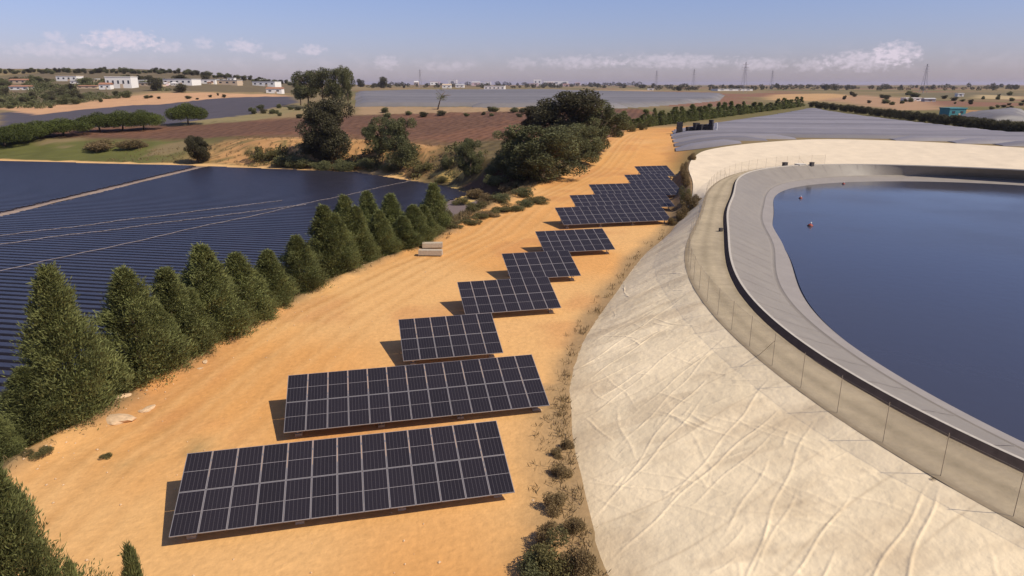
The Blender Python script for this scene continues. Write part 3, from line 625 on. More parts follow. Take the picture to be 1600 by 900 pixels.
def rand_lobes(seed, n, w, z0, z1, r0, r1):
    g = random.Random(seed); out = []
    for i in range(n):
        a = g.random() * 6.28; z = g.uniform(z0, z1); k = 1 - abs((z - (z0 + z1) / 2) / ((z1 - z0) / 2 + .12)) ** 2.2; rr_ = w * math.sqrt(max(k, .05)) * math.sqrt(g.random())
        out.append((rr_ * math.cos(a), rr_ * math.sin(a), z, g.uniform(r0, r1)))
    return out
def trunk_me(h, r_, seed, limbs=4):
    g = random.Random(seed); m = MB(); p = (0, 0, -.03); rr_ = r_
    for i in range(3):
        qn = (p[0] + g.uniform(-.02, .02), p[1] + g.uniform(-.02, .02), p[2] + (h + .03) / 3); m.tube(p, qn, rr_, rr_ * .72, 7); p = qn; rr_ *= .72
    for i in range(limbs):
        a = g.random() * 6.28; z = h * g.uniform(.55, .95); m.tube((0, 0, z), (.2 * math.cos(a), .2 * math.sin(a), z + g.uniform(.12, .26)), r_ * .45, r_ * .15, 5)
    return m.me('trunk', MBARK, True)
CON = [conifer_me(20 + k, rmax=(.155, .18, .165, .145, .19)[k]) for k in range(5)]
CON_BIG = conifer_me(77, 900, 80, .22, fs=.85)
CON_FAR = [conifer_me(90 + k, 120, 26, (.15, .17, .13)[k], fs=2.6) for k in range(3)]
BROAD = [lobes_me(40 + k, rand_lobes(40 + k, 38, (.34, .30, .37)[k], .14, .9, .06, .13), 2900, .019, (ML_BROAD, ML_DARK, ML_BROAD)[k]) for k in range(3)]
EUC = [lobes_me(50 + k, rand_lobes(50 + k, 26, .22, .3, .94, .05, .1), 2600, .02, ML_BROAD, 1.2) for k in range(2)]
UMB = [lobes_me(60 + k, [(math.cos(a) * r_, math.sin(a) * r_, (.44 + .3 * (1 - r_ / .6)), .27) for r_ in (.0, .28, .5) for a in np.arange(0, 6.28, 6.28 / max(1, int(r_ * 16)))], 1500, .03, ML_PINE, .95) for k in range(2)]
FARB = [lobes_me(70 + k, rand_lobes(70 + k, 9, .3, .2, .75, .16, .26), 420, .055, (ML_BROAD, ML_DARK)[k]) for k in range(2)]
SHRUB = [lobes_me(80 + k, rand_lobes(80 + k, 11, .42, .08, .62, .14, .24), 700, .04, (ML_SHR, ML_DRY, ML_BROAD)[k]) for k in range(3)]
SPAR = lobes_me(90, rand_lobes(90, 8, .16, .5, .95, .05, .08), 260, .02, ML_BROAD, 1.0)
TR_S = trunk_me(.9, .016, 1, 0); TR_B = trunk_me(.55, .035, 2, 5); TR_E = trunk_me(.75, .02, 3, 6); TR_U = trunk_me(.66, .035, 4, 7); TR_F = trunk_me(.45, .04, 5, 0)
def tree(name, crown, trunk, x, y, z, h, w, label, cat, group=None, rz=None, lean=(0, 0)):
    e = obj(name, None, None, (x, y, z), (lean[0], lean[1], random.random() * 6.28 if rz is None else rz), (w, w, h)); tag(e, label, cat, group)
    if trunk: obj('trunk', trunk, e)
    obj('crown' if trunk else 'foliage', crown, e); return e
def tree_px(name, crown, trunk, px, pb, pt, wpx, unitw, label, cat, group=None, **k):
    """base at photo point (px,pb), top at height pt, crown wpx wide (unitw = crown width of the unit mesh)"""
    x, y, z = hit(px, pb); h = ztop(y, pt) - z; zc = y * math.cos(PITCH) + (CAMH - z) * math.sin(PITCH); w = wpx * zc / F / unitw
    return tree(name, crown, trunk, x, y, z - .05, max(h, .3), max(w, .2), label, cat, group, **k)

# the conifer row along the left edge of the terrace
row = [(6, 722, 640, 60), (62, 690, 570, 80), (126, 668, 410, 112), (182, 626, 530, 52), (226, 604, 413, 92), (284, 572, 415, 92), (338, 538, 378, 92), (384, 512, 392, 72), (430, 486, 388, 66), (474, 460, 365, 62),
       (516, 438, 318, 62), (548, 424, 302, 58), (582, 410, 296, 56), (616, 396, 300, 54), (650, 384, 318, 50), (682, 366, 284, 50),
       (258, 588, 462, 62), (312, 556, 448, 60), (406, 500, 420, 54), (532, 432, 330, 52), (564, 418, 320, 52), (598, 404, 326, 48), (633, 391, 336, 46), (666, 376, 318, 44)]
names = ['small conifer cut off by the left edge, start of the row', 'low young conifer in front of the tallest near one', 'tallest and widest conifer at the near end of the row', 'small conifer tucked beside the big near conifer', 'pointed conifer just right of the gap after the big one',
         'bushy conifer, fourth tall one of the row', 'tall conifer with two tips, fifth tall one of the row', 'slimmer conifer, sixth tall one of the row', 'squat rounded conifer standing lower than its neighbours', 'conifer in mid row, eighth tall one',
         'conifer in mid row, ninth tall one', 'tall conifer in the dense far part of the row', 'conifer in the dense far part, fifth from the far end', 'conifer in the dense far part, fourth from the far end', 'shorter lighter conifer next to last in the row', 'dark taller conifer ending the row by the concrete blocks',
         'lower conifer between the third and fourth tall ones', 'lower conifer between the fourth and fifth tall ones', 'low conifer left of the squat rounded one', 'half hidden conifer between the ninth and tenth tall ones', 'half hidden conifer in the dense far part, nearest of the hidden ones', 'half hidden conifer in the middle of the dense far part', 'small conifer left of the shorter lighter one near the far end', 'small conifer wedged beside the last dark conifer']
for i, (px, pb, pt, wp) in enumerate(row):
    pb -= (pb - pt) * .055; px -= wp * .05
    tree_px('conifer_tree', CON[i % 5], TR_S, px, pb, pt, wp * (1.12 + .1 * (i % 3 == 1)), .40, names[i], 'tree', 'conifers along the left edge of the terrace')
# close conifers at the bottom left corner
def con_near(px, pt, y, h, w, lb, me):
    zt_ = ztop(y, pt); x = (px - 800) / F * (y * math.cos(PITCH) + (CAMH - zt_) * math.sin(PITCH)); tree('conifer_tree', me, TR_S, x, y, zt_ - h, h, w, lb, 'tree', 'conifers in the near corner')
con_near(-22, 722, 19.0, 9.2, 8.5, 'big feathery conifer filling the bottom left corner', CON_BIG)
con_near(198, 846, 17.5, 9.0, 4.2, 'thin conifer tip poking up at the bottom edge', CON[3])
con_near(104, 868, 17.8, 9.0, 3.2, 'second thin conifer tip at the bottom edge, left of the other', CON[1])

# trees round the gully and beyond the field
G = 'trees by the gully and the ploughed field'
B = 'tree'
tree_px('broad_tree', BROAD[1], TR_B, 890, 232, 140, 130, .78, 'dark tall rounded tree at the back of the clump beside the track', B, G)
tree_px('broad_tree', BROAD[2], TR_B, 932, 240, 152, 95, .86, 'rounded grey green tree at the right of the clump beside the track', B, G)
tree_px('broad_tree', BROAD[0], TR_B, 848, 284, 190, 140, .78, 'wide olive tree at the front of the clump beside the track', B, G)
tree_px('broad_tree', BROAD[0], TR_B, 800, 268, 200, 70, .78, 'lower dark tree at the left of the clump', B, G)
tree_px('broad_tree', BROAD[0], TR_B, 905, 258, 190, 80, .78, 'dense low tree filling the clump along the track edge', B, G)
tree_px('broad_tree', BROAD[1], TR_B, 835, 205, 165, 60, .78, 'small tree peeping out at the upper left of the clump', B, G)
tree_px('broad_tree', BROAD[1], TR_B, 517, 250, 152, 85, .70, 'dark tall leafy tree on the bank of the mulched field', B, G)
tree_px('broad_tree', BROAD[1], TR_B, 500, 252, 205, 60, .78, 'low dark tree at the foot of the tall bank tree', B, G)
tree_px('broad_tree', BROAD[0], TR_B, 628, 262, 180, 62, .78, 'grey olive tree, right one of the pair on the bank', B, G)
tree_px('broad_tree', BROAD[2], TR_B, 593, 246, 180, 46, .80, 'slimmer tree, left one of the pair on the bank', B, G)
tree_px('broad_tree', BROAD[0], TR_B, 736, 276, 213, 42, .74, 'upright olive tree in front of the orange bank', B, G)
tree_px('broad_tree', BROAD[1], TR_B, 310, 254, 212, 48, .80, 'round dark bush tree at the edge of the grass bank', B, G)
for i, (px, pb, pt, w) in enumerate([(482, 168, 112, 44), (505, 170, 106, 44), (527, 170, 108, 40), (545, 178, 103, 26), (470, 165, 120, 30)]):
    tree_px('eucalyptus_tree', EUC[i % 2], TR_E, px, pb, pt, w, .56, ['tall eucalyptus, left of the group against the sky', 'tall eucalyptus in the middle of the group against the sky', 'broad eucalyptus right of centre in the group', 'slender eucalyptus at the right end of the group', 'shorter eucalyptus at the left end of the group'][i], B, 'eucalyptus group against the sky')
tree_px('sparse_tree', SPAR, TR_E, 684, 171, 136, 24, .36, 'thin leaning tree standing against the grey plastic tunnels', B, None, lean=(0, .35), rz=0.)
for i, (px, pb, pt, w) in enumerate([(294, 195, 160, 56), (225, 203, 171, 46), (192, 205, 172, 52), (157, 206, 175, 50), (100, 212, 184, 62), (62, 214, 188, 60), (35, 220, 192, 60), (8, 228, 198, 60)]):
    tree_px('umbrella_pine', UMB[i % 2], TR_U, px, pb, pt, w * (1.25 if i else 1), 1.36, ['lone flat topped umbrella pine before the dark field', 'umbrella pine at the right end of the long hedge of pines', 'umbrella pine in the middle of the right hand pine group', 'umbrella pine at the left of the right hand pine group', 'umbrella pine at the right of the left hand pine group', 'umbrella pine in the middle of the left hand pine group', 'umbrella pine near the left edge in the pine line', 'umbrella pine cut off by the left edge of the view'][i], B, 'umbrella pines before the dark field')
for i, (px, pb, pt, w) in enumerate([(600, 138, 119, 20), (563, 136, 123, 16), (245, 142, 124, 28), (285, 145, 130, 26), (1288, 139, 132, 14), (1060, 142, 134, 12)]):
    tree_px('field_tree', FARB[1], TR_F, px, pb, pt, w, .95, ['lone dark tree on the far plain right of the eucalyptus', 'hazy round tree just right of the eucalyptus group', 'round dark tree above the orange earth bank', 'low round tree right of the one above the earth bank', 'lone dark tree on the right horizon', 'small dark tree on the horizon above the track end'][i], B)
# shrubs along the gully, the track edge and the foot of the embankment
sh_list = [(835, 318, 304, 46, 0), (800, 328, 316, 44, 0), (765, 338, 326, 40, 1), (735, 350, 338, 40, 0), (712, 358, 346, 30, 0), (818, 322, 309, 34, 2), (782, 332, 321, 36, 0), (750, 343, 331, 32, 0), (750, 310, 290, 40, 1), (790, 300, 280, 40, 1), (720, 320, 306, 30, 0), (775, 290, 268, 40, 2),
           (1075, 335, 296, 26, 1), (1062, 345, 318, 26, 1), (1070, 318, 285, 22, 0), (1085, 322, 300, 22, 1), (1072, 292, 258, 20, 1), (1067, 275, 246, 16, 1), (1080, 250, 236, 16, 1), (1052, 352, 336, 20, 1),
           (470, 262, 238, 46, 2), (445, 258, 240, 40, 2), (545, 264, 244, 44, 2), (575, 262, 242, 36, 2), (660, 268, 248, 36, 0), (700, 262, 236, 26, 2), (720, 240, 222, 26, 2), (430, 245, 228, 36, 0), (150, 235, 215, 60, 1), (210, 232, 214, 46, 1), (690, 285, 272, 24, 0),
           (866, 890, 828, 78, 0), (838, 908, 862, 64, 2), (905, 895, 840, 60, 1), (868, 800, 765, 46, 1), (880, 745, 718, 34, 1), (888, 700, 680, 22, 1), (850, 850, 805, 46, 1), (900, 830, 800, 36, 1), (872, 715, 697, 26, 1),
           (60, 716, 702, 44, 0), (165, 718, 706, 20, 0), (965, 214, 196, 20, 0), (985, 206, 190, 18, 0), (1005, 203, 188, 18, 0) , (1462, 768, 742, 26, 1), (1172, 578, 562, 16, 1), (1210, 626, 612, 20, 1), (530, 268, 250, 40, 2), (500, 266, 246, 44, 2), (610, 270, 252, 34, 2), (760, 318, 300, 36, 1), (745, 330, 312, 34, 0), (780, 318, 298, 36, 2), (815, 308, 288, 36, 2), (400, 250, 232, 34, 0), (648, 275, 260, 26, 1), (770, 272, 255, 30, 2), (695, 345, 322, 24, 0)]
shc = {}
for i, (px, pb, pt, w, k) in enumerate(sorted(sh_list)):
    where = 'by the wire fence on the embankment' if px > 1150 else 'at the foot of the cream embankment' if pb > 640 and px > 700 else 'beside the near conifers' if pb > 640 else 'between far tables and reservoir crest' if px > 1000 and pb > 230 else 'along the edge of the sandy track' if px > 700 else 'on the bank behind the mulched field'
    kk = (k, where); shc[kk] = shc.get(kk, -1) + 1
    tree_px('shrub', SHRUB[k], None, px, pb, pt, w, 1.1, ORD[shc[kk]] + ' from the left, ' + ('olive green', 'dry straw coloured', 'grey green')[k] + ' shrub ' + where, 'shrub', 'shrubs ' + where)
# slender conifers behind the track end
for i, px in enumerate(np.linspace(972, 1248, 44)):
    k = (px - 975) / 273; pb = 203 - 36 * k; hgt = 30 - 14 * k
    tree_px('slim_conifer', CON_FAR[i % 3], TR_S, px + random.uniform(-3, 3), pb, pb - hgt * random.uniform(.55, 1.1), (16 - 3 * k) * random.uniform(.8, 1.5), .40, ORD[i] + ' slim conifer from the track end in the windbreak left of the tunnels', 'tree', 'windbreak left of the plastic tunnels')

# dry grass on the verges
gb = []; 
def tuft(x, y, n, h):
    z = Z(np.array([x]), np.array([y]))[0]
    for _ in range(n): gb.append((x + random.gauss(0, .18), y + random.gauss(0, .18), z, h * random.uniform(.5, 1.3)))
for _ in range(900):
    y = random.uniform(15, 135); x = float(Ledge(y)) + random.gauss(-.4, .9); tuft(x, y, 7, .32)
for _ in range(300):
    y = random.uniform(14, 40) if random.random() < .6 else random.uniform(14, 92); th_ = math.atan2(y - CY, 8 - CX); r_ = float(rT(th_)) + abs(random.gauss(.2, 1.0 if y < 38 else .5)); tuft(CX + r_ * math.cos(th_), CY + r_ * math.sin(th_), 9, .36)
for _ in range(700):
    y = random.uniform(80, 128); tuft(float(Ledge(y)) + random.gauss(-1.2, 1.3), y, 9, .6)
for _ in range(500):
    x = random.uniform(-110, -5); tuft(x, float(Fedge(x)) + random.uniform(2.5, 20), 8, .7)
gb = np.array(gb); n = len(gb); d = unit(np.stack([rng.normal(size=n) * .45, rng.normal(size=n) * .45, np.ones(n)], 1))
tag(obj('dry_grass', leaves('dry_grass', gb[:, :3] - d * .03, d, gb[:, 3], gb[:, 3] * .06, ML_DRY, .6 + .7 * rng.random(n))), 'dry straw coloured grass tufts along the verges of the terrace', 'grass', kind='stuff')

# ------------------------------------------------------------------ loose things on the terrace
def rock_me(seed, mat):
    g = np.random.default_rng(seed); k = []; 
    import bmesh
    bm = bmesh.new(); bmesh.ops.create_icosphere(bm, subdivisions=2, radius=.5)
    for v in bm.verts:
        nrm = np.array(v.co); s_ = 1 + .35 * (vn(np.array([nrm[0] * 3 + seed]), np.array([nrm[1] * 3 + nrm[2] * 2]))[0] - .5) * 2; v.co = v.co * s_; v.co.z *= .6
    me = bpy.data.meshes.new('rock'); bm.to_mesh(me); bm.free(); me.materials.append(mat); return me
MROCK = material('pale_rock', (.58, .40, .23), rough=.95, noise_amt=.3, noise_scale=4, bump=.04, bump_scale=5)
RK = [rock_me(5 + i, MROCK) for i in range(3)]
for i, (px, py, w, lb) in enumerate([(186, 660, 2.0, 'broad pale clay lump on the sand beside the big conifer'), (232, 640, 1.1, 'pale rock on the sand right of the broad clay lump'), (222, 645, .5, 'small dark stone beside the pale rock'), (195, 630, 1.0, 'flat pale stone at the foot of the conifers'), (320, 568, .7, 'white stone on the left verge by the conifers'), (312, 577, .45, 'little white stone nearer than the other on the left verge'), (833, 783, .22, 'little white stone right of the nearest solar table'), (842, 643, .5, 'white block at the front right corner of the second table')]):
    x, y, z = hit(px, py); tag(obj('rock', RK[i % 3], None, (x, y, z + .02 * w), (0, 0, i * 1.3), (w, w * .6, w * .4)), lb, 'rock')
def slab(px, py, w, d_, h, z0, lb, rz):
    x, y, z = hit(px, py); e = obj('concrete_block', None, None, (x, y, z + z0), (0, 0, rz)); tag(e, lb, 'concrete block', 'concrete blocks at the end of the conifer row')
    obj('body', MB().box((0, 0, h / 2), (w, d_, h)).me('body', MCON), e)
    for s_ in (-1, 1): obj('foot', MB().box((s_ * w * .38, 0, -.06), (.18, d_ * .9, .14)).me('foot', material('foot_dark', (.10, .08, .06))), e)
slab(673, 400, 2.6, .8, .55, .12, 'long pale concrete block, the nearer of the two by the conifers', -.04)
slab(676, 388, 2.3, .9, .5, .14, 'long weathered concrete block behind the nearer one', .08)

# ------------------------------------------------------------------ plastic tunnels
MTUN = material('tunnel_film', (.21, .19, .195), rough=.55, spec=.4, noise_amt=.10, noise_scale=.15)
MTUN2 = material('tunnel_film_far', (.17, .155, .15), rough=.6, spec=.4, noise_amt=.12, noise_scale=.1)
for m_ in (MTUN, MTUN2):
    t = m_.node_tree; b = t.nodes['Principled BSDF']; src = b.inputs['Base Color'].links[0].from_socket; oi = t.nodes.new('ShaderNodeObjectInfo')
    mr = t.nodes.new('ShaderNodeMapRange'); mr.inputs[3].default_value = .82; mr.inputs[4].default_value = 1.2; t.links.new(oi.outputs['Random'], mr.inputs[0])
    mx = t.nodes.new('ShaderNodeMix'); mx.data_type = 'RGBA'; mx.blend_type = 'MULTIPLY'; mx.inputs[0].default_value = 1; t.links.new(src, mx.inputs[6]); t.links.new(mr.outputs[0], mx.inputs[7]); t.links.new(mx.outputs[2], b.inputs['Base Color'])
MHOOP = material('hoop', (.38, .36, .35), rough=.6)
def inpoly(x, y, w):
    ins = np.zeros(x.shape, bool); n = len(w)
    for i in range(n):
        (x1, y1), (x2, y2) = w[i], w[(i + 1) % n]
        if y1 == y2: continue
        ins ^= ((y1 > y) != (y2 > y)) & (x < (x2 - x1) * (y - y1) / (y2 - y1) + x1)
    return ins
def tunnels(poly, ang, pitch, hh, mat, lbl, group, org, maxn, skip=()):
    u = np.array([math.cos(ang), math.sin(ang)]); v = np.array([-u[1], u[0]]); cnt = 0
    for k in range(maxn):
        if k in skip: continue
        t = np.arange(-900, 900, 1.0); x = org[0] + u[0] * t + v[0] * k * pitch; y = org[1] + u[1] * t + v[1] * k * pitch
        ins = np.nonzero(inpoly(x, y, poly) & (np.hypot(x - CX, y - CY) > rT(np.arctan2(y - CY, x - CX)) + 4.5))[0]
        for run in ([r_ for r_ in np.split(ins, np.nonzero(np.diff(ins) > 1)[0] + 1) if len(r_) >= 9]):
            a, b = run[0], run[-1]; m = max(5, int((b - a) / 4)); ts = np.linspace(t[a], t[b], m); V = []; Fc = []; K = 7
            for i, tt in enumerate(ts):
                hx_ = hh * (.3 if i in (0, m - 1) else .9 if i in (1, m - 2) else 1)
                bx, by = org[0] + u[0] * tt + v[0] * k * pitch, org[1] + u[1] * tt + v[1] * k * pitch; bz = float(Z(np.array([bx]), np.array([by]), False)[0])
                for j in range(K):
                    f_ = math.pi * j / (K - 1); o_ = -math.cos(f_) * pitch * .485; V.append((bx + v[0] * o_ - org[0], by + v[1] * o_ - org[1], bz + hx_ * (.35 * min(1, math.sin(f_) * 4) + .65 * math.sin(f_)) - .2 + random.uniform(-.04, .04)))
            for i in range(m - 1):
                for j in range(K - 1): Fc.append((i * K + j, (i + 1) * K + j, (i + 1) * K + j + 1, i * K + j + 1))
            bx, by = org[0] + v[0] * k * pitch, org[1] + v[1] * k * pitch
            e = obj('plastic_tunnel', None, None, (org[0], org[1], 0)); tag(e, (ORD[cnt] + ' ' + lbl), 'greenhouse', group)
            obj('film', mesh('film', V, Fc, mat, True), e)
            for s_, i0 in ((0, 0), (1, m - 1)): obj('end_wall', mesh('end_wall', [V[i0 * K + j] for j in range(K)], [tuple(range(K))], mat), e)
            cnt += 1
    return cnt
zf = 5.6
polyA = [P(1050, 226, 5.0), P(1046, 203, 6.0), P(1262, 169, 7), P(1272, 169, 7), P(1430, 190, 6.4), P(1600, 211, 6.0), (190, 150), (150, 120), (120, 125), (60, 150)]
tunnels(polyA, R(-10), 6.2, 1.35, MTUN, 'grey plastic tunnel counted from the cream embankment', 'plastic tunnels behind the reservoir', (80, 179 - 6 * 6.2), 55)
tunnels([hit(*p)[:2] for p in ((556, 166), (556, 146), (640, 143), (860, 142.5), (1130, 149), (1120, 158), (960, 170), (820, 168))], R(4), 14, 3.0, MTUN2, 'grey tunnel of the distant plastic field counted from the near side', 'distant plastic tunnel field', (0, 330), 45)
tunnels([hit(*p)[:2] for p in ((1500, 183), (1560, 178), (1600, 178), (1600, 192), (1540, 190))], R(4), 9, 3.0, MTUN2, 'grey tunnel right of the teal container', 'plastic tunnels at the right edge', hit(1540, 191)[:2], 12)
# dark clipped windbreak right of the tunnels
for i, k in enumerate(np.linspace(0, 1, 46)):
    px = 1268 + 345 * k; pb = 168 + 45 * k; tree_px('windbreak_shrub', FARB[1], None, px, pb, pb - 10 - 12 * k + random.uniform(-1, 1), 13 + 11 * k, .95, ORD[i] + ' dark shrub from the far end of the windbreak right of the tunnels', 'shrub', 'dark windbreak right of the plastic tunnels')
# dark crates standing at the left of the tunnels
MCR = material('crate_dark', (.03, .027, .03), rough=.7)
for i, (px, w, h, c) in enumerate([(1061, 1.5, 3.2, 0), (1077, 1.8, 1.9, 0), (1087, 1.5, 3.0, 0), (1095, 1.6, 2.6, 0), (1103, 1.3, 2.6, 0), (1110, 1.3, 3.8, 0), (1118, .8, 3.0, 1)]):
    x, y, z = hit(px, 209); e = obj('crate_stack', None, None, (x, y, z), (0, 0, .2 * i)); tag(e, ['dark crate stack at the left end of the line before the tunnels', 'lowest dark crate stack in the line', 'third dark crate stack from the left', 'fourth dark crate stack from the left', 'fifth dark crate stack from the left', 'tallest dark crate stack in the line', 'narrow white container at the right end of the crate stacks'][i], 'crates', 'crate stacks beside the plastic tunnels')
    nl = max(2, int(h / .55))
    for j in range(nl): obj('crate', MB().box((random.uniform(-.08, .08), 0, (j + .5) * h / nl), (w, w * .8, h / nl * .92)).me('crate', MWHT if c else MCR), e)

# ------------------------------------------------------------------ far buildings
MWALL = material('white_wall', (.78, .74, .68), rough=.9, noise_amt=.08); MTAN = material('tan_wall', (.55, .42, .29), rough=.9); MROOF = material('tile_roof', (.34, .17, .10), rough=.9); MGRY = material('grey_roof', (.42, .40, .39), rough=.8); MWIN = material('window_glass', (.06, .06, .07), rough=.2); MTEAL = material('teal_paint', (.06, .22, .24), rough=.6); MPINK = material('pink_wall', (.66, .50, .48), rough=.9)
def building(x0, x1, pt, pb, wall, roof, gable, nw, lb, cat='building', name='building'):
    x, y, z = hit((x0 + x1) / 2, pb); zc = y * math.cos(PITCH) + (CAMH - z) * math.sin(PITCH); w = (x1 - x0) * zc / F; h = max(ztop(y, pt) - z, 2.2); d_ = min(max(w * .6, 6), 25)
    e = obj(name, None, None, (x, y + d_ / 2, z), (0, 0, random.uniform(-.15, .15))); tag(e, lb, cat, None); hw = h * (.72 if gable else .93)
    obj('wall', MB().box((0, 0, hw / 2 - .5), (w, d_, hw + 1)).me('wall', wall), e)
    if gable:
        V = [(-w / 2 - .4, -d_ / 2 - .4, hw), (w / 2 + .4, -d_ / 2 - .4, hw), (w / 2 + .4, d_ / 2 + .4, hw), (-w / 2 - .4, d_ / 2 + .4, hw), (-w / 2 - .4, 0, h), (w / 2 + .4, 0, h)]
        obj('roof', mesh('roof', V, [(0, 1, 5, 4), (2, 3, 4, 5), (0, 4, 3), (1, 2, 5), (0, 3, 2, 1)], roof), e)
    else: obj('roof', MB().box((0, 0, hw + .15), (w + .5, d_ + .5, .5)).me('roof', roof), e)
    for i in range(nw):
        obj('window', MB().box((-w / 2 + w * (i + .5) / nw, -d_ / 2 - .02, hw * .55), (w / nw * .35, .12, hw * .3)).me('window', MWIN), e)
    obj('door', MB().box((w * .12, -d_ / 2 - .03, hw * .2), (min(2.5, w * .12), .14, hw * .4)).me('door', MTAN), e)
bl = [(88, 120, 118, 127, MWALL, MTAN, 0, 4, 'white flat roofed block on the left skyline'), (166, 205, 119, 138, MWALL, MWALL, 0, 5, 'largest white building on the left hill'), (155, 172, 129, 140, MWALL, MROOF, 1, 2, 'small white house below the largest white building'),
      (255, 302, 123, 133, MWALL, MGRY, 0, 5, 'long whitish shed on the hill right of the white building'), (14, 40, 123, 131, MTAN, MROOF, 1, 3, 'pale house at the far left of the hill'), (14, 44, 133, 141, MWALL, MROOF, 1, 3, 'low house with red roof at the far left'), (306, 336, 124, 131, MWALL, MGRY, 0, 3, 'pale low building behind the earth bank'),
      (340, 372, 125, 133, MTAN, MGRY, 0, 3, 'tan low building left of the eucalyptus'), (395, 432, 127, 135, MWALL, MGRY, 0, 4, 'grey roofed shed left of the eucalyptus'), (416, 440, 136, 146, MWALL, MROOF, 1, 2, 'white house by the end of the earth bank'), (120, 150, 133, 139, MTAN, MROOF, 1, 3, 'red roofed house among the trees of the hill'), (208, 240, 129, 135, MTAN, MGRY, 0, 3, 'tan shed right of the largest white building'),
      (691, 705, 131, 138, MWALL, MTAN, 1, 2, 'left white shed on the far plain behind the leaning tree'), (712, 725, 131, 137, MWALL, MGRY, 1, 2, 'white shed right of the leaning tree top'), (737, 750, 127, 134, MPINK, MGRY, 1, 1, 'pinkish gabled shed on the far plain'), (757, 789, 134, 141, MWALL, MWALL, 0, 5, 'long cream shed with dark openings on the far plain'), (672, 688, 127, 131, MPINK, MGRY, 0, 2, 'pink flat shed on the far plain'),
      (700, 714, 124, 128, MWALL, MWALL, 0, 1, 'tiny white block on the far skyline'), (834, 846, 123, 129, MWALL, MGRY, 0, 2, 'white building on the skyline above the dark clump'), (850, 888, 126, 130, MWALL, MGRY, 0, 3, 'long white shed on the skyline above the dark clump'), (1012, 1022, 138, 141, MWALL, MWALL, 0, 1, 'small white hut on the plain above the track end'), (1118, 1176, 139, 142, MWALL, MGRY, 0, 4, 'long white greenhouse roof on the plain below the pylons'),
      (1415, 1440, 154, 158, MWALL, MWALL, 0, 2, 'long white roofed shed beyond the windbreak'), (1446, 1462, 153, 159, MGRY, MGRY, 1, 1, 'grey shed beside the white roofed shed'), (1497, 1506, 146, 151, MWALL, MWALL, 0, 1, 'tiny white hut at the far right of the plain')]
for b_ in bl: building(*b_)
building(1480, 1508, 169, 182, MTEAL, MTEAL, 0, 2, 'teal container shed beyond the dark windbreak', 'shed', 'container_shed')
hs = random.Random(21); spots_ = sorted((hs.uniform(215, 455), hs.uniform(126, 136)) for _ in range(18)) + sorted((hs.uniform(40, 160), hs.uniform(127, 133)) for _ in range(6)) + sorted((hs.uniform(640, 900), hs.uniform(131, 135)) for _ in range(8))
for i, (px, pb) in enumerate(spots_):
    building(px, px + hs.uniform(6, 15), pb - hs.uniform(3, 6), pb, hs.choice([MWALL, MWALL, MTAN, MPINK]), hs.choice([MROOF, MGRY, MWALL, MROOF]), hs.random() < .5, 2, ORD[i if i < 18 else i - 18 if i < 24 else i - 24] + ' from the left, small pale house ' + ('behind the orange earth bank' if i < 18 else 'near the white block on the left skyline' if i < 24 else 'on the skyline of the far plain'))
# pylons
MPY = material('pylon_steel', (.36, .34, .36), rough=.6)
def pylon(px, pb, pt, dist, lb):
    y = dist; x = (px - 800) / F * y / math.cos(PITCH) * math.cos(PITCH) * 1.0; zc = y * math.cos(PITCH) + 5 * math.sin(PITCH); x = (px - 800) / F * zc
    z = float(Z(np.array([x]), np.array([y]), False)[0]); h = ztop(y, pt) - z; e = obj('pylon', None, None, (x, y, z), (0, 0, .3)); tag(e, lb, 'pylon', 'power pylons on the horizon')
    wd = h * .09; lv = [0, .3, .55, .75, .9, 1.0]; ww = [wd, wd * .7, wd * .45, wd * .3, wd * .22, .2]; r_ = .16
    for sx_, sy_ in ((-1, -1), (1, -1), (1, 1), (-1, 1)):
        m = MB()
        for a in range(5): m.tube((sx_ * ww[a], sy_ * ww[a], lv[a] * h), (sx_ * ww[a + 1], sy_ * ww[a + 1], lv[a + 1] * h), r_, k=4)
        obj('leg', m.me('leg', MPY), e)
    m = MB()
    for a in range(5):
        for s_ in (-1, 1):
            m.tube((-ww[a], s_ * ww[a], lv[a] * h), (ww[a + 1], s_ * ww[a + 1], lv[a + 1] * h), r_ * .6, k=4); m.tube((ww[a], s_ * ww[a], lv[a] * h), (-ww[a + 1], s_ * ww[a + 1], lv[a + 1] * h), r_ * .6, k=4)
    obj('bracing', m.me('bracing', MPY), e)
    for zz in (.74, .83, .92): obj('crossarm', MB().box((0, 0, zz * h), (h * (.30 - (zz - .74) * .5), .5, .5)).me('crossarm', MPY), e)
for px, pb, pt, dist, lb in [(1162, 137, 97, 900, 'tall lattice pylon left of the big cloud'), (1443, 138, 100, 850, 'tall lattice pylon right of the big cloud'), (1025, 137, 110, 1300, 'distant lattice pylon above the track end'), (1205, 137, 110, 1300, 'distant lattice pylon right of the tall one'), (1083, 137, 108, 1350, 'faint lattice pylon between the two taller left ones'), (657, 130, 108, 1350, 'faint pylon on the far plain behind the leaning tree')]:
    pylon(px, pb, pt, dist, lb)
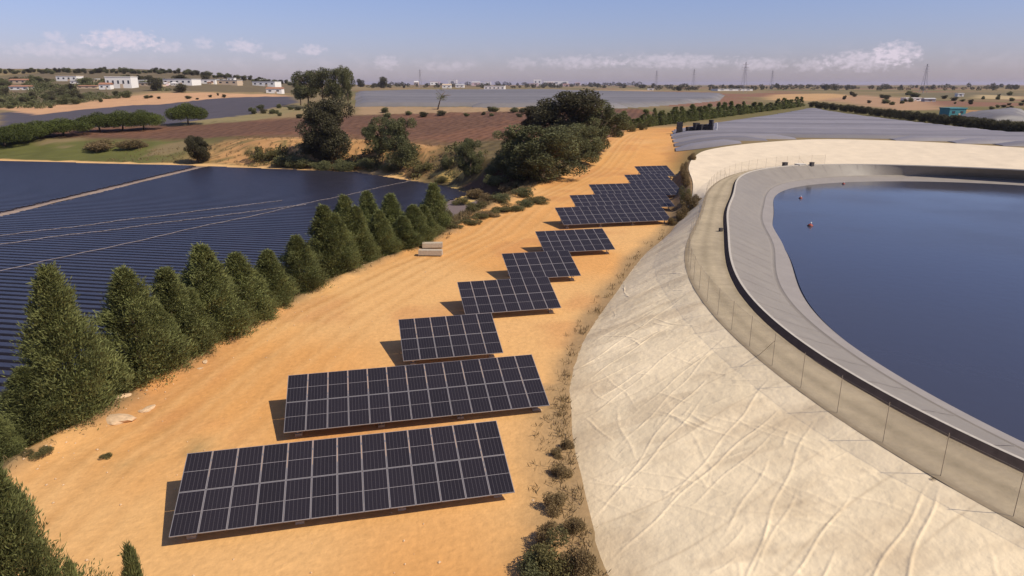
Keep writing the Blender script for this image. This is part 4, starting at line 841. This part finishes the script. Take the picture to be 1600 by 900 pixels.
# small trees of the far landscape
rr2 = random.Random(5)
def scatter(n, x0, x1, y0, y1, hmin, hmax, lb, group, ok=None):
    placed = []
    for i in range(n):
        px, pb = rr2.uniform(x0, x1), rr2.uniform(y0, y1)
        if ok and not ok(px, pb): continue
        h = rr2.uniform(hmin, hmax); placed.append((px, pb, h))
    for i, (px, pb, h) in enumerate(sorted(placed)):
        tree_px('far_tree', FARB[rr2.random() < .45], TR_F, px, pb, pb - h, h * rr2.uniform(1.1, 2.3), .95, ORD[i] + ' from the left, ' + lb, 'tree', group)
scatter(170, 0, 330, 127, 174, 7, 13, 'olive brown tree scattered among the houses of the left hill', 'trees among the houses of the left hill', lambda x, y: y < 172 - max(0, x - 60) * .12 and not (x > 200 and y > 142) and not any(b_[0] - 4 < x < b_[1] + 4 and b_[3] - 1 < y < b_[3] + 11 for b_ in bl))
ridge = []
for i in range(95):
    px = 465 * (i + rr2.random()) / 95; yy = 112.
    while yy < 140 and hit(px, yy)[1] > 2500: yy += .5
    ridge.append((px, yy + rr2.uniform(.5, 4), rr2.uniform(4, 9)))
for i, (px, pb, h) in enumerate(ridge):
    if any(b_[0] - 3 < px < b_[1] + 3 and pb > b_[3] - 1 for b_ in bl): continue
    tree_px('far_tree', FARB[i % 2], TR_F, px, pb, pb - h, h * rr2.uniform(1.0, 1.8), .95, ORD[i] + ' from the left, small tree on the left skyline', 'tree', 'trees on the left skyline')
scatter(8, 200, 400, 148, 160, 4, 6, 'low bush on the orange earth bank', 'bushes on the orange earth bank')
tl = []
for n_, x0, x1, y0, y1 in ((130, 560, 1000, 133, 138), (190, 1000, 1620, 136, 141.5)):
    for _ in range(n_):
        x, y, z = hit(rr2.uniform(x0, x1), rr2.uniform(y0, y1)); w_ = y / F * rr2.uniform(3, 10); tl.append((x, y, z, w_, y / F * rr2.uniform(3, 6)))
cs = []; Ls = []
for x, y, z, w_, h in tl:
    k_ = 90; p = unit(rng.normal(size=(k_, 3))) * np.array([w_ / 2, w_ / 2, h / 2]) * rng.uniform(.5, 1, (k_, 1)) ** .5 + np.array([x, y, z + h * .45]); cs.append(p); Ls.append(np.full(k_, h * .3))
cs = np.concatenate(cs); Ls = np.concatenate(Ls)
tag(obj('distant_trees', leaves('distant_trees', cs, unit(rng.normal(size=cs.shape) + np.array([0, 0, .3])), Ls, Ls * .4, ML_DARK, .7 + .6 * rng.random(len(cs)))), 'far dark tree belts along the plain below the horizon', 'trees', kind='stuff')
def scrub(name, spots, lb, mat, n_=110):
    cs, Ls = [], []
    for x, y, z, w_, h in spots:
        p = unit(rng.normal(size=(n_, 3))) * np.array([w_ / 2, w_ / 2, h * .55]) * rng.uniform(.4, 1, (n_, 1)) ** .5 + np.array([x, y, z + h * .3]); cs.append(p); Ls.append(np.full(n_, h * .28))
    cs = np.concatenate(cs); Ls = np.concatenate(Ls); tag(obj(name, leaves(name, cs, unit(rng.normal(size=cs.shape) + np.array([0, 0, .3])), Ls, Ls * .4, mat, .6 + .8 * rng.random(len(cs)))), lb, 'scrub', kind='stuff')
sp_ = []
while len(sp_) < 420:
    px, pb = rr2.uniform(-10, 340), rr2.uniform(126, 172)
    if pb > 170 - max(0, px - 60) * .13 or (px > 190 and pb > 143) or any(b_[0] - 3 < px < b_[1] + 3 and b_[3] - 1 < pb < b_[3] + 8 for b_ in bl): continue
    x, y, z = hit(px, pb); k_ = y / F; sp_.append((x, y, z, k_ * rr2.uniform(6, 20), k_ * rr2.uniform(3, 7)))
scrub('hillside_scrub', sp_, 'mixed brown and olive scrub covering the left hillside between the houses', ML_BROAD)
sp_ = []
while len(sp_) < 85:
    px = rr2.uniform(395, 830); pb = rr2.uniform(236, 268) if px < 650 else rr2.uniform(225, 320)
    x, y, z = hit(px, pb)
    if y - float(Fedge(x)) < 2.5 or float(Ledge(y)) - x < 2 or rr2.random() < .3: continue
    sp_.append((x, y, z, rr2.uniform(1.5, 5), rr2.uniform(.7, 2)))
scrub('bank_scrub', sp_, 'low dry scrub on the eroded bank and in the gully', ML_SHR)
pe = []
for _ in range(700):
    y = 14 + 100 * rr2.random() ** 1.6; l_ = float(Ledge(y)); x = l_ + (abs(rr2.gauss(0, 1.6)) if rr2.random() < .6 else rr2.uniform(0, 24))
    if math.hypot(x - CX, y - CY) < float(rT(math.atan2(y - CY, x - CX))) + .3: continue
    pe.append((x, y, rr2.uniform(.025, .08)))
pe = np.array(pe); pz = Z(pe[:, 0], pe[:, 1]); oct_ = np.array([(1, 0, 0), (0, 1, 0), (-1, 0, 0), (0, -1, 0), (0, 0, .7), (0, 0, -.7)]); of = np.array([(0, 1, 4), (1, 2, 4), (2, 3, 4), (3, 0, 4), (1, 0, 5), (2, 1, 5), (3, 2, 5), (0, 3, 5)])
pv_ = (oct_[None] * pe[:, 2][:, None, None] * rng.uniform(.6, 1.4, (len(pe), 6, 1)) + np.stack([pe[:, 0], pe[:, 1], pz + pe[:, 2] * .3], -1)[:, None]).reshape(-1, 3)
tag(obj('pebbles', fastmesh('pebbles', pv_, (of[None] + 6 * np.arange(len(pe))[:, None, None]).reshape(-1, 3), MROCK, k=3)), 'small pale stones strewn over the sandy terrace', 'stones', kind='stuff')
scatter(50, 1290, 1600, 148, 172, 4, 8, 'small tree on the fields right of the tunnels', 'trees on the fields right of the tunnels', lambda x, y: y < 158 + (x - 1290) * .06)
scatter(13, 560, 830, 174, 186, 5, 10, 'low bush at the far edge of the ploughed field', 'bushes at the far edge of the ploughed field')
scatter(14, 380, 470, 166, 186, 5, 9, 'dark bush on the strip beside the dark field', 'bushes beside the dark field')

# ------------------------------------------------------------------ air
HAZE = .00005
if HAZE:
    hz = obj('haze', MB().box((0, 7400, 24), (23900, 16000, 70)).me('haze', None)); hm = bpy.data.materials.new('haze'); hm.use_nodes = True; t = hm.node_tree; t.nodes.clear()
    pv = t.nodes.new('ShaderNodeVolumePrincipled'); pv.inputs['Density'].default_value = HAZE; pv.inputs['Color'].default_value = (.84, .80, .98, 1); pv.inputs['Anisotropy'].default_value = .2
    om = t.nodes.new('ShaderNodeOutputMaterial'); t.links.new(pv.outputs[0], om.inputs['Volume']); hz.data.materials.append(hm)
    tag(hz, 'thin pale summer haze over the whole plain', 'haze', kind='stuff')
